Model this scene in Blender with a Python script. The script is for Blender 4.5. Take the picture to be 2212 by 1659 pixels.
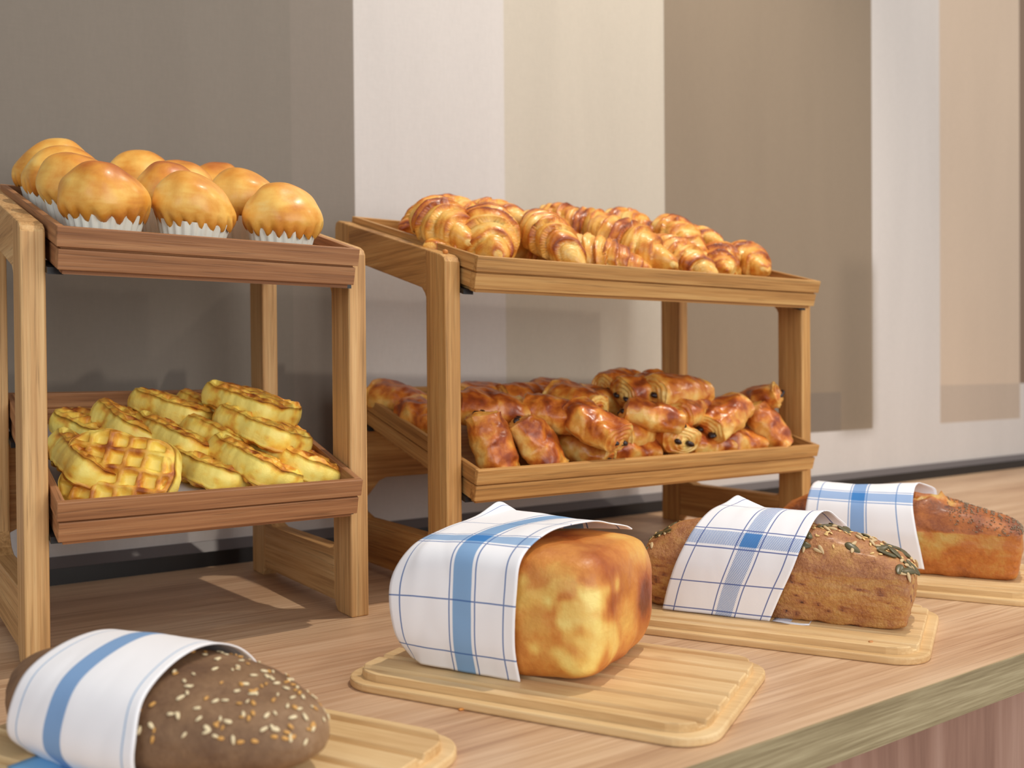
import bpy, math, random
import numpy as np
from mathutils import Vector, Matrix, noise as mn

C = bpy.context.scene.collection
for o in list(bpy.data.objects):
    bpy.data.objects.remove(o)
SC = bpy.context.scene
CT = 0.90                      # height of the counter top; everything below is laid out above it


def lin(r, g, b):
    return tuple(((c / 255) / 12.92 if c / 255 <= .04045 else ((c / 255 + .055) / 1.055) ** 2.4) for c in (r, g, b)) + (1.0,)


# ------------------------------------------------------------------ camera
YAW, PIT, ROL = (math.radians(a) for a in (34.723, -0.6484, -0.4515))
Fw = Vector((math.sin(YAW) * math.cos(PIT), math.cos(YAW) * math.cos(PIT), math.sin(PIT)))
Rg = Vector((math.cos(YAW), -math.sin(YAW), 0))
Up = Rg.cross(Fw)
R2 = Rg * math.cos(ROL) + Up * math.sin(ROL)
U2 = -Rg * math.sin(ROL) + Up * math.cos(ROL)
cam_data = bpy.data.cameras.new('camera')
cam = bpy.data.objects.new('camera', cam_data)
C.objects.link(cam)
mw = Matrix((R2, U2, -Fw)).transposed().to_4x4()
mw.translation = Vector((-0.1095, -0.846, 0.2372 + CT))
cam.matrix_world = mw
cam_data.sensor_fit = 'HORIZONTAL'
cam_data.sensor_width = 36
cam_data.lens = 2047.67 / 2212 * 36
cam_data.clip_start = .02
cam_data.dof.use_dof = True
cam_data.dof.focus_distance = 0.84
cam_data.dof.aperture_fstop = 6.2
SC.camera = cam

# ------------------------------------------------------------------ light
world = bpy.data.worlds.new('room_light')
SC.world = world
world.use_nodes = True
bg = world.node_tree.nodes['Background']
bg.inputs[0].default_value = (0.97, 0.97, 1.0, 1)
bg.inputs[1].default_value = 0.46


def lamp(name, kind, loc, aim, energy, color, **kw):
    d = bpy.data.lights.new(name, kind)
    d.energy = energy
    d.color = color
    for k, v in kw.items():
        setattr(d, k, v)
    o = bpy.data.objects.new(name, d)
    C.objects.link(o)
    o.location = loc
    o.rotation_euler = (Vector(aim) - Vector(loc)).to_track_quat('-Z', 'Y').to_euler()
    return o


lamp('ceiling_spotlight', 'SPOT', (.30 + .33 * 2.1, .05 - .20 * 2.1, CT + 2.1), (.5, -.1, CT), 78, (1.0, .90, .78), spot_size=math.radians(100), spot_blend=.6, shadow_soft_size=.018)
lamp('ceiling_spotlight', 'SPOT', (2.3, -.9, CT + 1.9), (1.6, .2, CT + .2), 34, (1.0, .88, .74), spot_size=math.radians(95), spot_blend=.8, shadow_soft_size=.05)
lamp('soft_fill_light', 'AREA', (.9, -3.2, CT + .95), (.4, 0, CT + .1), 46, (1.0, .97, .93), shape='RECTANGLE', size=2.6, size_y=1.6)  # broad soft fill added from the front; no window is seen there
lamp('soft_fill_light', 'AREA', (-2.2, -2.0, CT + 1.0), (0, 0, CT + .1), 16, (.80, .90, 1.0), shape='RECTANGLE', size=1.6, size_y=1.6)  # bluish fill added from the left, an unseen source
SC.view_settings.view_transform = 'Standard'
SC.view_settings.look = 'None'
SC.view_settings.exposure = 0.06
SC.view_settings.gamma = 1.0
SC.view_settings.use_curve_mapping = False


# ------------------------------------------------------------------ helpers
def link(o, parent=None):
    C.objects.link(o)
    if parent is not None:
        o.parent = parent
    return o


def build(name, V, F, mat, parent=None, loc=None, rot=None, smooth=True, attr=None, uv=None, bevel=0, mats=None, fm=None):
    me = bpy.data.meshes.new(name)
    me.from_pydata([tuple(v) for v in V], [], [tuple(f) for f in F])
    me.update()
    for m in (mats or [mat]):
        me.materials.append(m)
    if fm is not None:
        me.polygons.foreach_set('material_index', fm)
    if smooth:
        me.polygons.foreach_set('use_smooth', [True] * len(me.polygons))
    if attr:
        for k, vals in attr.items():
            a = me.attributes.new(k, 'FLOAT', 'POINT')
            a.data.foreach_set('value', np.asarray(vals, dtype=np.float32))
    if uv is not None:
        l = me.uv_layers.new(name='UVMap')
        idx = np.empty(len(me.loops), dtype=np.int32)
        me.loops.foreach_get('vertex_index', idx)
        l.data.foreach_set('uv', np.asarray(uv, dtype=np.float32)[idx].ravel())
    o = bpy.data.objects.new(name, me)
    link(o, parent)
    if loc is not None:
        o.location = (loc[0], loc[1], loc[2] + (CT if parent is None else 0))
    elif parent is None:
        o.location = (0, 0, CT)
    if rot is not None:
        o.rotation_euler = rot
    if bevel:
        b = o.modifiers.new('bevel', 'BEVEL')
        b.width = bevel
        b.segments = 2
        b.limit_method = 'ANGLE'
        b.angle_limit = math.radians(40)
    return o


def tag(o, label, cat, group=None):
    o['label'] = label
    o['category'] = cat
    if group:
        o['group'] = group
    return o


def empty(name, loc, rot=(0, 0, 0), label=None, cat=None, group=None):
    o = bpy.data.objects.new(name, None)
    o.empty_display_size = .02
    link(o)
    o.location = (loc[0], loc[1], loc[2] + CT)
    o.rotation_euler = rot
    if label:
        tag(o, label, cat, group)
    return o


def dup(root, loc=None, mat=None, label=None, group=None):
    r = root.copy()
    C.objects.link(r)
    if mat is not None:
        r.matrix_world = mat
    elif loc is not None:
        r.location = loc
    if label:
        r['label'] = label
    if group:
        r['group'] = group
    for ch in list(root.children):
        c = ch.copy()
        C.objects.link(c)
        c.parent = r
        for g in ch.children:
            d = g.copy()
            C.objects.link(d)
            d.parent = c
    return r


def box(x0, x1, y0, y1, z0, z1):
    V = [(x, y, z) for x in (x0, x1) for y in (y0, y1) for z in (z0, z1)]
    F = [(0, 1, 3, 2), (4, 6, 7, 5), (0, 4, 5, 1), (2, 3, 7, 6), (0, 2, 6, 4), (1, 5, 7, 3)]
    return V, F


def merge(*parts):
    V, F = [], []
    for v, f in parts:
        k = len(V)
        V += list(v)
        F += [tuple(i + k for i in q) for q in f]
    return V, F


def prism_x(poly, x0, x1):
    """polygon in (y, z), counter-clockwise seen from -X, extruded along X"""
    n = len(poly)
    V = [(x0, y, z) for y, z in poly] + [(x1, y, z) for y, z in poly]
    F = [tuple(range(n))[::-1], tuple(range(n, 2 * n))] + [(i, (i + 1) % n, n + (i + 1) % n, n + i) for i in range(n)]
    return V, F


def grid_faces(nu, nv, wrap_v=False, off=0):
    F = []
    for i in range(nu - 1):
        for j in range(nv if wrap_v else nv - 1):
            a = off + i * nv + j
            b = off + i * nv + (j + 1) % nv
            F.append((a, b, b + nv, a + nv))
    return F


def sstep(x, a, b):
    t = np.clip((np.asarray(x, float) - a) / (b - a), 0, 1)
    return t * t * (3 - 2 * t)


def nz(P, s, seed=0.0, octs=3):
    """fractal noise about 0, one value for each point"""
    out = np.empty(len(P))
    for i, q in enumerate(P):
        out[i] = mn.fractal(Vector((q[0] * s + seed, q[1] * s + seed * 1.7, q[2] * s - seed)), 1.0, 2.0, octs)
    return out


# ------------------------------------------------------------------ materials
class NT:
    def __init__(self, name, rough=.5, spec=.5):
        self.m = bpy.data.materials.new(name)
        self.m.use_nodes = True
        self.t = self.m.node_tree
        self.b = self.t.nodes['Principled BSDF']
        self.b.inputs['Roughness'].default_value = rough
        self.b.inputs['Specular IOR Level'].default_value = spec

    def n(self, kind, **kw):
        x = self.t.nodes.new(kind)
        for k, v in kw.items():
            setattr(x, k, v)
        return x

    def l(self, a, b):
        self.t.links.new(a, b)

    def s(self, x, sock):
        if isinstance(x, (int, float)):
            sock.default_value = x
        elif isinstance(x, tuple):
            sock.default_value = x
        else:
            self.l(x, sock)

    def math(self, op, a, b=0.0, c=None, clamp=False):
        x = self.n('ShaderNodeMath', operation=op)
        x.use_clamp = clamp
        self.s(a, x.inputs[0])
        self.s(b, x.inputs[1])
        if c is not None:
            self.s(c, x.inputs[2])
        return x.outputs[0]

    def mix(self, f, a, b, blend='MIX'):
        x = self.n('ShaderNodeMix', data_type='RGBA', blend_type=blend)
        self.s(f, x.inputs[0])
        self.s(a, x.inputs[6])
        self.s(b, x.inputs[7])
        return x.outputs[2]

    def coord(self, which='Object', scale=(1, 1, 1), rot=(0, 0, 0), rand=0.0):
        tc = self.n('ShaderNodeTexCoord')
        src = tc.outputs[which]
        if rand:
            oi = self.n('ShaderNodeObjectInfo')
            v = self.n('ShaderNodeVectorMath', operation='SCALE')
            v.inputs[0].default_value = (rand, rand * .7, rand * 1.3)
            self.l(oi.outputs['Random'], v.inputs[3])
            a = self.n('ShaderNodeVectorMath', operation='ADD')
            self.l(src, a.inputs[0])
            self.l(v.outputs[0], a.inputs[1])
            src = a.outputs[0]
        mp = self.n('ShaderNodeMapping')
        mp.inputs['Scale'].default_value = scale
        mp.inputs['Rotation'].default_value = rot
        self.l(src, mp.inputs[0])
        return mp.outputs[0]

    def noise(self, vec, scale, detail=3.0, rough=.55, dist=0.0):
        x = self.n('ShaderNodeTexNoise')
        self.l(vec, x.inputs['Vector'])
        x.inputs['Scale'].default_value = scale
        x.inputs['Detail'].default_value = detail
        x.inputs['Roughness'].default_value = rough
        x.inputs['Distortion'].default_value = dist
        return x.outputs[0]

    def ramp(self, f, stops, interp='LINEAR'):
        x = self.n('ShaderNodeValToRGB')
        x.color_ramp.interpolation = interp
        e = x.color_ramp.elements
        while len(e) < len(stops):
            e.new(.5)
        for k, (p_, c_) in enumerate(stops):
            e[k].position = p_
            e[k].color = c_ if len(c_) == 4 else tuple(c_) + (1,)
        self.l(f, x.inputs[0])
        return x.outputs[0]

    def sramp(self, x, a, b):
        m = self.n('ShaderNodeMapRange', interpolation_type='SMOOTHSTEP')
        m.clamp = True
        self.s(x, m.inputs[0])
        m.inputs[1].default_value = a
        m.inputs[2].default_value = b
        m.inputs[3].default_value = 0
        m.inputs[4].default_value = 1
        return m.outputs[0]

    def bump(self, h, strength=.3, dist=.001, prev=None):
        x = self.n('ShaderNodeBump')
        x.inputs['Strength'].default_value = strength
        x.inputs['Distance'].default_value = dist
        self.l(h, x.inputs['Height'])
        if prev is not None:
            self.l(prev, x.inputs['Normal'])
        self.l(x.outputs[0], self.b.inputs['Normal'])
        return x.outputs[0]

    def col(self, c):
        self.s(c, self.b.inputs['Base Color'])

    def attr(self, name):
        return self.n('ShaderNodeAttribute', attribute_name=name).outputs['Fac']


def wood(name, axis, dark, mid, light, rough=.5, grain=1.0, rand=3.0, rot=(0, 0, 0), bands=.5):
    k = NT(name, rough, .35)

    def co(along, across):
        sc = [across * grain] * 3
        sc[axis] = along * grain
        return k.coord(scale=tuple(sc), rot=rot, rand=rand)
    n1 = k.noise(co(.9, 30), 1.0, 4, .6, .35)
    n4 = k.noise(co(2.2, 120), 1.0, 5, .7, .2)
    n6 = k.noise(co(6, 340), 1.0, 3, .65)
    f = k.math('ADD', k.math('MULTIPLY', n1, .34), k.math('ADD', k.math('MULTIPLY', n4, .40), k.math('MULTIPLY', n6, .26)))
    base = k.ramp(f, [(.38, dark), (.50, mid), (.62, light)])
    n2 = k.noise(co(16, 620), 1.0, 2, .5)
    pores = k.sramp(n2, .34, .50)
    n5 = k.sramp(k.noise(co(5, 260), 1.0, 3, .6), .50, .62)
    pm = k.math('MULTIPLY', k.math('SUBTRACT', 1.0, pores), k.math('MULTIPLY_ADD', n5, .45, .18))
    base2 = k.mix(pm, base, tuple(c * .45 for c in mid[:3]) + (1,))
    oi = k.n('ShaderNodeObjectInfo')
    hv = k.n('ShaderNodeHueSaturation')
    k.l(k.math('MULTIPLY_ADD', oi.outputs['Random'], .16, .92), hv.inputs['Value'])
    k.l(base2, hv.inputs['Color'])
    k.col(hv.outputs[0])
    k.bump(k.math('ADD', pores, n4), .35, .0003)
    return k.m


OAK = (lin(162, 118, 70), lin(204, 158, 102), lin(226, 188, 132))
OAKT = (lin(120, 78, 50), lin(162, 112, 74), lin(190, 140, 96))
OAKG = (lin(146, 100, 52), lin(192, 142, 82), lin(216, 172, 108))
oak = {a: wood('oak_leg_%s' % 'xyz'[a], a, *OAK) for a in (0, 1, 2)}
oakr = {a: wood('oak_tray_%s' % 'xyz'[a], a, *OAKT) for a in (0, 1)}
oakg = {a: wood('oak_golden_%s' % 'xyz'[a], a, *OAKG) for a in (0, 1, 2)}


def plain(name, c, rough=.5, spec=.5):
    k = NT(name, rough, spec)
    k.col(c)
    return k.m


black_plastic = plain('black_plastic', lin(20, 20, 22), .45)


# ---- counter laminate
def laminate():
    k = NT('oak_laminate', .42, .45)
    n1 = k.noise(k.coord(scale=(1.3, 16, 16)), 1.0, 6, .62, .8)
    n2 = k.noise(k.coord(scale=(7, 190, 190)), 1.0, 3, .6)
    n3 = k.noise(k.coord(scale=(.8, 3.2, 3)), 1.0, 2, .5)
    f = k.math('ADD', k.math('MULTIPLY', n1, .6), k.math('MULTIPLY', n2, .4))
    c = k.ramp(f, [(.38, lin(172, 135, 103)), (.5, lin(202, 167, 132)), (.62, lin(220, 189, 155))])
    c = k.mix(k.math('MULTIPLY', k.sramp(n3, .45, .7), .30), c, lin(190, 140, 106))
    vo = k.n('ShaderNodeTexVoronoi', feature='F1')
    k.l(k.coord(scale=(2.6, 7.5, 1)), vo.inputs['Vector'])
    vo.inputs['Scale'].default_value = 1.0
    kn = k.math('SUBTRACT', 1.0, k.sramp(vo.outputs['Distance'], .02, .10))
    c = k.mix(k.math('MULTIPLY', kn, .55), c, lin(120, 84, 62))
    n5 = k.sramp(k.noise(k.coord(scale=(4, 420, 420)), 1.0, 3, .6), .46, .34)
    c = k.mix(k.math('MULTIPLY', n5, .35), c, lin(150, 106, 80))
    k.col(c)
    k.bump(n2, .15, .0002)
    return k.m


def edge_band():
    k = NT('counter_edge_band', .55, .35)
    n1 = k.noise(k.coord(scale=(14, 520, 520)), 1.0, 4, .6)
    n2 = k.noise(k.coord(scale=(2, 110, 110)), 1.0, 3, .55)
    f = k.math('ADD', k.math('MULTIPLY', n1, .65), k.math('MULTIPLY', n2, .35))
    k.col(k.ramp(f, [(.38, lin(142, 125, 92)), (.5, lin(164, 147, 112)), (.62, lin(184, 168, 132))]))
    return k.m


def front_panel_mat():
    k = NT('counter_front_wood', .5, .4)
    n1 = k.noise(k.coord(scale=(12, 12, 1.2)), 1.0, 5, .6, .6)
    n2 = k.noise(k.coord(scale=(60, 60, 4)), 1.0, 3, .6)
    f = k.math('ADD', k.math('MULTIPLY', n1, .7), k.math('MULTIPLY', n2, .3))
    k.col(k.ramp(f, [(.34, lin(128, 92, 76)), (.5, lin(160, 122, 104)), (.66, lin(186, 150, 132))]))
    return k.m


# ---- wall: pale plaster cloth with large overlapping painted rectangles
def wall_mat():
    k = NT('painted_wall', .85, .2)
    tc = k.n('ShaderNodeTexCoord')
    sp = k.n('ShaderNodeSeparateXYZ')
    k.l(tc.outputs['Object'], sp.inputs[0])
    X, Z = sp.outputs[0], sp.outputs[2]

    def rect(x0, x1, z0, z1=9.0, e=.0015):
        a = k.sramp(X, x0 - e, x0 + e)
        b = k.math('SUBTRACT', 1.0, k.sramp(X, x1 - e, x1 + e))
        c = k.sramp(Z, z0 - e, z0 + e)
        d = k.math('SUBTRACT', 1.0, k.sramp(Z, z1 - e, z1 + e))
        return k.math('MULTIPLY', k.math('MULTIPLY', a, b), k.math('MULTIPLY', c, d))
    c = k.mix(1.0, (0, 0, 0, 1), lin(203, 197, 192))
    for r, colr in (((-9, .459, .116), lin(132, 123, 113)),
                    ((-9, .368, .116), lin(127, 119, 109)),
                    ((.709, 1.043, .116), lin(193, 184, 169)),
                    ((1.043, 1.634, .116), lin(141, 126, 108)),
                    ((1.528, 1.634, .116, .46, .03), lin(132, 118, 101)),
                    ((1.043, 1.528, .116, .194), lin(128, 116, 103)),
                    ((1.884, 2.228, .118), lin(199, 180, 160)),
                    ((1.884, 2.228, .118, .203), lin(184, 168, 152)),
                    ((2.228, 3.2, .203), lin(132, 112, 96))):
        c = k.mix(rect(*r), c, colr)
    n1 = k.noise(k.coord(scale=(9, 9, 1.3)), 1.0, 5, .6, .3)
    n2 = k.noise(k.coord(scale=(260, 260, 60)), 1.0, 2, .6)
    n3 = k.noise(k.coord(scale=(60, 60, 330)), 1.0, 2, .6)
    f = k.math('ADD', k.math('MULTIPLY', n1, .5), k.math('ADD', k.math('MULTIPLY', n2, .28), k.math('MULTIPLY', n3, .22)))
    v = k.n('ShaderNodeHueSaturation')
    k.l(k.math('MULTIPLY_ADD', f, .34, .83), v.inputs['Value'])
    k.l(c, v.inputs['Color'])
    k.col(v.outputs[0])
    return k.m


def bamboo():
    k = NT('bamboo', .5, .35)
    n1 = k.noise(k.coord(scale=(3, 26, 26), rand=5), 1.0, 4, .6, .3)
    n2 = k.noise(k.coord(scale=(26, 420, 420), rand=5), 1.0, 2, .6)
    f = k.math('ADD', k.math('MULTIPLY', n1, .7), k.math('MULTIPLY', n2, .3))
    c = k.ramp(f, [(.32, lin(200, 160, 108)), (.5, lin(224, 190, 138)), (.7, lin(236, 208, 160))])
    # small brown nodes of the bamboo strips
    vo = k.n('ShaderNodeTexVoronoi', feature='F1')
    k.l(k.coord(scale=(12, 36, 1), rand=5), vo.inputs['Vector'])
    vo.inputs['Scale'].default_value = 1.0
    kn = k.math('MULTIPLY', k.math('SUBTRACT', 1.0, k.sramp(vo.outputs['Distance'], .03, .2)), k.sramp(n1, .42, .6))
    c = k.mix(k.math('MULTIPLY', kn, .6), c, lin(170, 118, 72))
    k.col(c)
    k.bump(n2, .15, .0002)
    return k.m


# ---- bakery crusts: attribute 'bake' (0 pale dough .. 1 dark crust) belongs to each pastry
def crust(name, stops, rough=.38, coat=.0, nscale=60, namp=.35, bumps=(400, .25, .0006), fine=0.0):
    k = NT(name, rough, .45)
    v = k.coord(rand=2.0)
    n1 = k.noise(v, nscale, 5, .62, .4)
    n2 = k.noise(v, nscale * 5, 3, .6)
    f = k.math('ADD', k.attr('bake'), k.math('MULTIPLY', k.math('SUBTRACT', n1, .5), namp * 2))
    f = k.math('ADD', f, k.math('MULTIPLY', k.math('SUBTRACT', n2, .5), namp * .6 + fine))
    k.col(k.ramp(f, stops))
    if coat:
        k.b.inputs['Coat Weight'].default_value = coat
        k.b.inputs['Coat Roughness'].default_value = .22
    n3 = k.noise(v, bumps[0], 3, .6)
    k.bump(n3, bumps[1], bumps[2])
    k.b.inputs['Subsurface Weight'].default_value = 0.0
    return k.m


croissant_crust = crust('croissant_crust', [(.0, lin(246, 210, 128)), (.30, lin(236, 174, 76)), (.52, lin(212, 126, 40)), (.74, lin(164, 78, 28)), (1, lin(108, 48, 22))], .38, .22, 90, .26, (260, .5, .0012))
pain_crust = crust('pain_crust', [(.0, lin(242, 204, 118)), (.26, lin(230, 164, 72)), (.5, lin(206, 116, 40)), (.74, lin(158, 72, 28)), (1, lin(112, 50, 24))], .36, .30, 75, .28, (160, .5, .0015))
bun_crust = crust('bun_crust', [(.0, lin(248, 222, 146)), (.3, lin(242, 192, 96)), (.55, lin(226, 154, 58)), (.82, lin(192, 108, 38)), (1, lin(160, 84, 32))], .40, .15, 38, .24, (300, .2, .0006))
waffle_crust = crust('waffle_crust', [(.0, lin(255, 232, 122)), (.32, lin(252, 214, 92)), (.6, lin(232, 164, 60)), (.85, lin(184, 104, 36)), (1, lin(150, 78, 32))], .48, .08, 55, .30, (220, .4, .0012))
brioche_crust = crust('brioche_crust', [(.0, lin(248, 222, 130)), (.3, lin(234, 186, 96)), (.55, lin(214, 140, 64)), (.8, lin(176, 92, 34)), (1, lin(126, 60, 24))], .46, .06, 38, .22, (240, .5, .0012), .05)
seed_loaf_crust = crust('seed_loaf_crust', [(.0, lin(214, 172, 104)), (.3, lin(198, 146, 84)), (.55, lin(180, 122, 74)), (.8, lin(152, 94, 60)), (1, lin(70, 42, 30))], .5, .12, 110, .40, (330, .8, .002), .35)
cake_crust = crust('cake_crust', [(.0, lin(210, 186, 112)), (.3, lin(208, 158, 80)), (.55, lin(196, 118, 52)), (.8, lin(150, 82, 38)), (1, lin(92, 48, 30))], .48, .12, 60, .26, (300, .6, .0015), .15)
rye_crust = crust('rye_crust', [(.0, lin(176, 146, 112)), (.4, lin(140, 108, 78)), (.7, lin(112, 82, 58)), (1, lin(78, 56, 42))], .65, 0, 60, .30, (350, .5, .0012), .15)
chocolate = plain('chocolate', lin(44, 26, 22), .3)
sesame = plain('sesame', lin(232, 196, 128), .45)
sesame_pale = plain('pale_seed', lin(236, 218, 176), .45)
pumpkin = plain('pumpkin_seed_skin', lin(92, 84, 52), .35)
sunflower = plain('sunflower_kernel', lin(206, 178, 132), .45)


def paper_mat():
    k = NT('waxed_paper', .5, .3)
    k.col(lin(240, 240, 226))
    k.b.inputs['Transmission Weight'].default_value = 0.0
    return k.m


def napkin(name, slines, sbands, tlines, tbands, hatch=False, blue=lin(74, 110, 170), band=lin(104, 158, 208)):
    """white tea towel; s runs along the loaf, t over it, both in metres"""
    k = NT(name, .85, .15)
    tc = k.n('ShaderNodeTexCoord')
    sp = k.n('ShaderNodeSeparateXYZ')
    k.l(tc.outputs['UV'], sp.inputs[0])
    S, T = sp.outputs[0], sp.outputs[1]

    def strip(x, c, h, e=.0003):
        d = k.math('ABSOLUTE', k.math('SUBTRACT', x, c))
        return k.math('SUBTRACT', 1.0, k.sramp(d, h - e, h + e))

    def union(lst):
        m = None
        for q in lst:
            m = q if m is None else k.math('MAXIMUM', m, q)
        return m
    col = k.mix(1.0, (0, 0, 0, 1), lin(247, 247, 250))
    sb = union([strip(S, c, h) for c, h in sbands])
    tb = union([strip(T, c, h) for c, h in tbands]) if tbands else None
    if hatch:
        dg = k.math('FRACT', k.math('MULTIPLY', k.math('ADD', S, T), 620.0))
        hm = k.math('GREATER_THAN', dg, .42)
        fs = k.math('MULTIPLY', sb, hm)
        col = k.mix(k.math('MULTIPLY', fs, .85), col, band)
        if tb is not None:
            col = k.mix(k.math('MULTIPLY', k.math('MULTIPLY', tb, hm), .85), col, band)
    else:
        col = k.mix(k.math('MULTIPLY', sb, .85), col, band)
        if tb is not None:
            col = k.mix(k.math('MULTIPLY', tb, .75), col, band)
    if tb is not None:
        col = k.mix(k.math('MULTIPLY', k.math('MULTIPLY', sb, tb), .9), col, lin(62, 128, 196))
    ln = union([strip(S, c, .00055) for c in slines] + [strip(T, c, .00055) for c in tlines])
    if ln is not None:
        col = k.mix(k.math('MULTIPLY', ln, .9), col, blue)
    k.col(col)
    w = k.n('ShaderNodeTexWave', wave_type='BANDS', bands_direction='DIAGONAL')
    k.l(tc.outputs['UV'], w.inputs[0])
    w.inputs['Scale'].default_value = 500
    k.bump(w.outputs[0], .12, .0002)
    return k.m


# ------------------------------------------------------------------ the room
YW = .350
o = build('wall_back', *box(-2.5, 4.5, YW, YW + .12, -CT, 1.9), wall_mat(), smooth=False)
o['kind'] = 'structure'
o = build('floor', *box(-2.5, 4.5, -4.2, YW, -.05 - CT, -CT), plain('grey_floor', lin(150, 140, 130), .5), smooth=False)
o['kind'] = 'structure'
o = build('baseboard_back', *prism_x([(.334, .0), (.350, .0), (.350, .0185), (.334, .0185)], -1.3, 3.6), plain('black_trim', lin(20, 19, 20), .35), smooth=False)
o['kind'] = 'structure'
o = build('trim_1', *prism_x([(.336, .0185), (.350, .0185), (.350, .0300), (.347, .0300)], -1.3, 3.6), plain('grey_trim', lin(96, 88, 86), .45), smooth=False)
o['kind'] = 'structure'

ct = empty('counter', (0, 0, -.032), label='long oak laminate buffet counter along the painted wall', cat='counter')
build('counter_top', *box(-1.3, 3.6, -.4385, .334, .0005, .032), laminate(), ct, smooth=False)
build('edge_strip', *box(-1.3, 3.6, -.4400, -.4385, .0, .0315), edge_band(), ct, smooth=False)
build('front_panel', *box(-1.3, 3.6, -.405, -.385, -CT + .032, .0005), front_panel_mat(), ct, smooth=False)


# ------------------------------------------------------------------ display stands
SL = math.atan(.275)
TH, LD, FD, HF = .0186, .0417, .2797, .360


def arc(cx, cy, r, a0, a1, n=6):
    return [(cx + r * math.cos(math.radians(a0 + (a1 - a0) * i / n)), cy + r * math.sin(math.radians(a0 + (a1 - a0) * i / n))) for i in range(n + 1)]


def stand(X0, Y0, W, rz, mats, label):
    st = empty('display_stand', (X0, Y0, 0), (0, 0, rz), label, 'stand', 'tiered oak pastry stands')
    sl = .268
    rail_d = .043

    def ztop(y):
        return HF + sl * y
    for x0 in (0, W - TH):
        x1 = x0 + TH
        # front leg: the foot's inner corner is cut back
        poly = [(0, 0), (LD - .009, 0), (LD - .003, .006), (LD, .014), (LD, ztop(LD)), (.010, ztop(.010)), (.003, HF - .001), (0, HF - .006)]
        build('leg', *prism_x(poly, x0, x1), mats[2], st, bevel=.0016, smooth=False)
        y0, y1 = FD - LD, FD
        poly = [(y0 + .009, 0), (y1, 0), (y1, ztop(y1) - .010), (y1 - .003, ztop(y1) - .003), (y1 - .011, ztop(y1) - .002), (y0, ztop(y0)), (y0, .014), (y0 + .003, .006)]
        build('leg', *prism_x(poly, x0, x1), mats[2], st, bevel=.0016, smooth=False)
        # sloped top rail with a fillet into each leg
        e = .0002
        ya, yb = LD - e, y0 + e
        up = [(yb, ztop(yb)), (ya, ztop(ya))]
        lo_a = [(ya, ztop(ya) - rail_d - .010), (ya + .003, ztop(ya) - rail_d - .004), (ya + .010, ztop(ya + .010) - rail_d)]
        lo_b = [(yb - .010, ztop(yb - .010) - rail_d), (yb - .003, ztop(yb) - rail_d - .004), (yb, ztop(yb) - rail_d - .010)]
        build('top_rail', *prism_x(up + lo_a + lo_b, x0 + .0003, x1 - .0003), mats[1], st, bevel=.0016, smooth=False)
        # lower rail, higher towards the back leg
        zb, zr = .0103, .0614
        poly = [(ya, zb), (yb, zb), (yb, zr + .020), (yb - .004, zr + .013), (yb - .012, zr + .005), (yb - .030, zr), (ya + .008, zr), (ya + .002, zr + .002), (ya, zr + .006)]
        build('bottom_rail', *prism_x(poly, x0 + .0003, x1 - .0003), mats[1], st, bevel=.0016, smooth=False)
    # arched cross rails between the two side frames
    for zt, zbm in ((.168, .104),):
        xa, xb = TH, W - TH
        pts = [(xa, zt), (xa, zbm - .028), (xa + .012, zbm - .022), (xa + .028, zbm - .004), (xa + .038, zbm), (xb - .038, zbm), (xb - .028, zbm - .004), (xb - .012, zbm - .022), (xb, zbm - .028), (xb, zt)]
        n = len(pts)
        V = [(x, .252, z) for x, z in pts] + [(x, .270, z) for x, z in pts]
        F = [tuple(range(n)), tuple(range(n, 2 * n))[::-1]] + [(i, n + i, n + (i + 1) % n, (i + 1) % n) for i in range(n)]
        build('cross_rail', V, F, mats[0], st, bevel=.0015, smooth=False)
    # black brackets that carry the trays
    for zt in (.3223, .1045):
        for xs in (TH, W - TH - .012):
            for yy in (-.006, .225):
                z = zt + .275 * (yy + .0235) - .007
                V, F = box(xs, xs + .012, yy, yy + .035, 0, .0055)
                V = [(x, y, z_ + z + .275 * (y - yy)) for x, y, z_ in V]
                build('tray_bracket', V, F, black_plastic, st, smooth=False)
    return st


def tray(X0, Y0, W, zfront, rz, mats, label):
    """shallow two-tier tray lying on the sloping brackets; local x width, y depth, z normal"""
    D, Hh = .3145, .0345
    t = empty('serving_tray', (X0, Y0, zfront), (SL, 0, rz), label, 'tray', 'oak trays on the pastry stands')
    g = .0012

    def side(axis, a0, a1, name):
        parts = []
        for zz0, zz1, ins, th in ((.0, .0165, .0016, .0105), (.0165, .0185, .0035, .0085), (.0185, Hh, 0, .0062)):
            parts.append((zz0, zz1, ins, th))
        return parts
    S = side(0, 0, 0, '')

    def plankset(name, boxes, mat):
        V, F = merge(*[box(*b) for b in boxes])
        build(name, V, F, mat, t, bevel=.0007, smooth=False)
    plankset('front_panel', [(i, W - i, i, i + th, a, b) for a, b, i, th in S], mats[0])
    plankset('back_panel', [(i, W - i, D - i - th, D - i, a, b) for a, b, i, th in S], mats[0])
    plankset('side_panel', [(i, i + th, i + th, D - i - th, a, b) for a, b, i, th in S], mats[1])
    plankset('side_panel', [(W - i - th, W - i, i + th, D - i - th, a, b) for a, b, i, th in S], mats[1])
    build('base_panel', *merge(box(.006, W - .006, .006, D - .006, -.0040, 0), box(.0105, W - .0105, .0105, D - .0105, .0002, .0075)), mats[0], t, smooth=False)
    return t


A2 = math.radians(-.6148)
S2 = (.3951, .0027)
W1, W2 = .3036, .5825
stand(0, 0, W1, 0, oak, 'narrow two-tier oak stand holding the buns above the waffles')
stand(S2[0], S2[1], W2, A2, oakg, 'wide two-tier oak stand holding the croissants above the chocolate rolls')


def s2(x, y):
    return (S2[0] + math.cos(A2) * x - math.sin(A2) * y, S2[1] + math.sin(A2) * x + math.cos(A2) * y)


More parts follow.
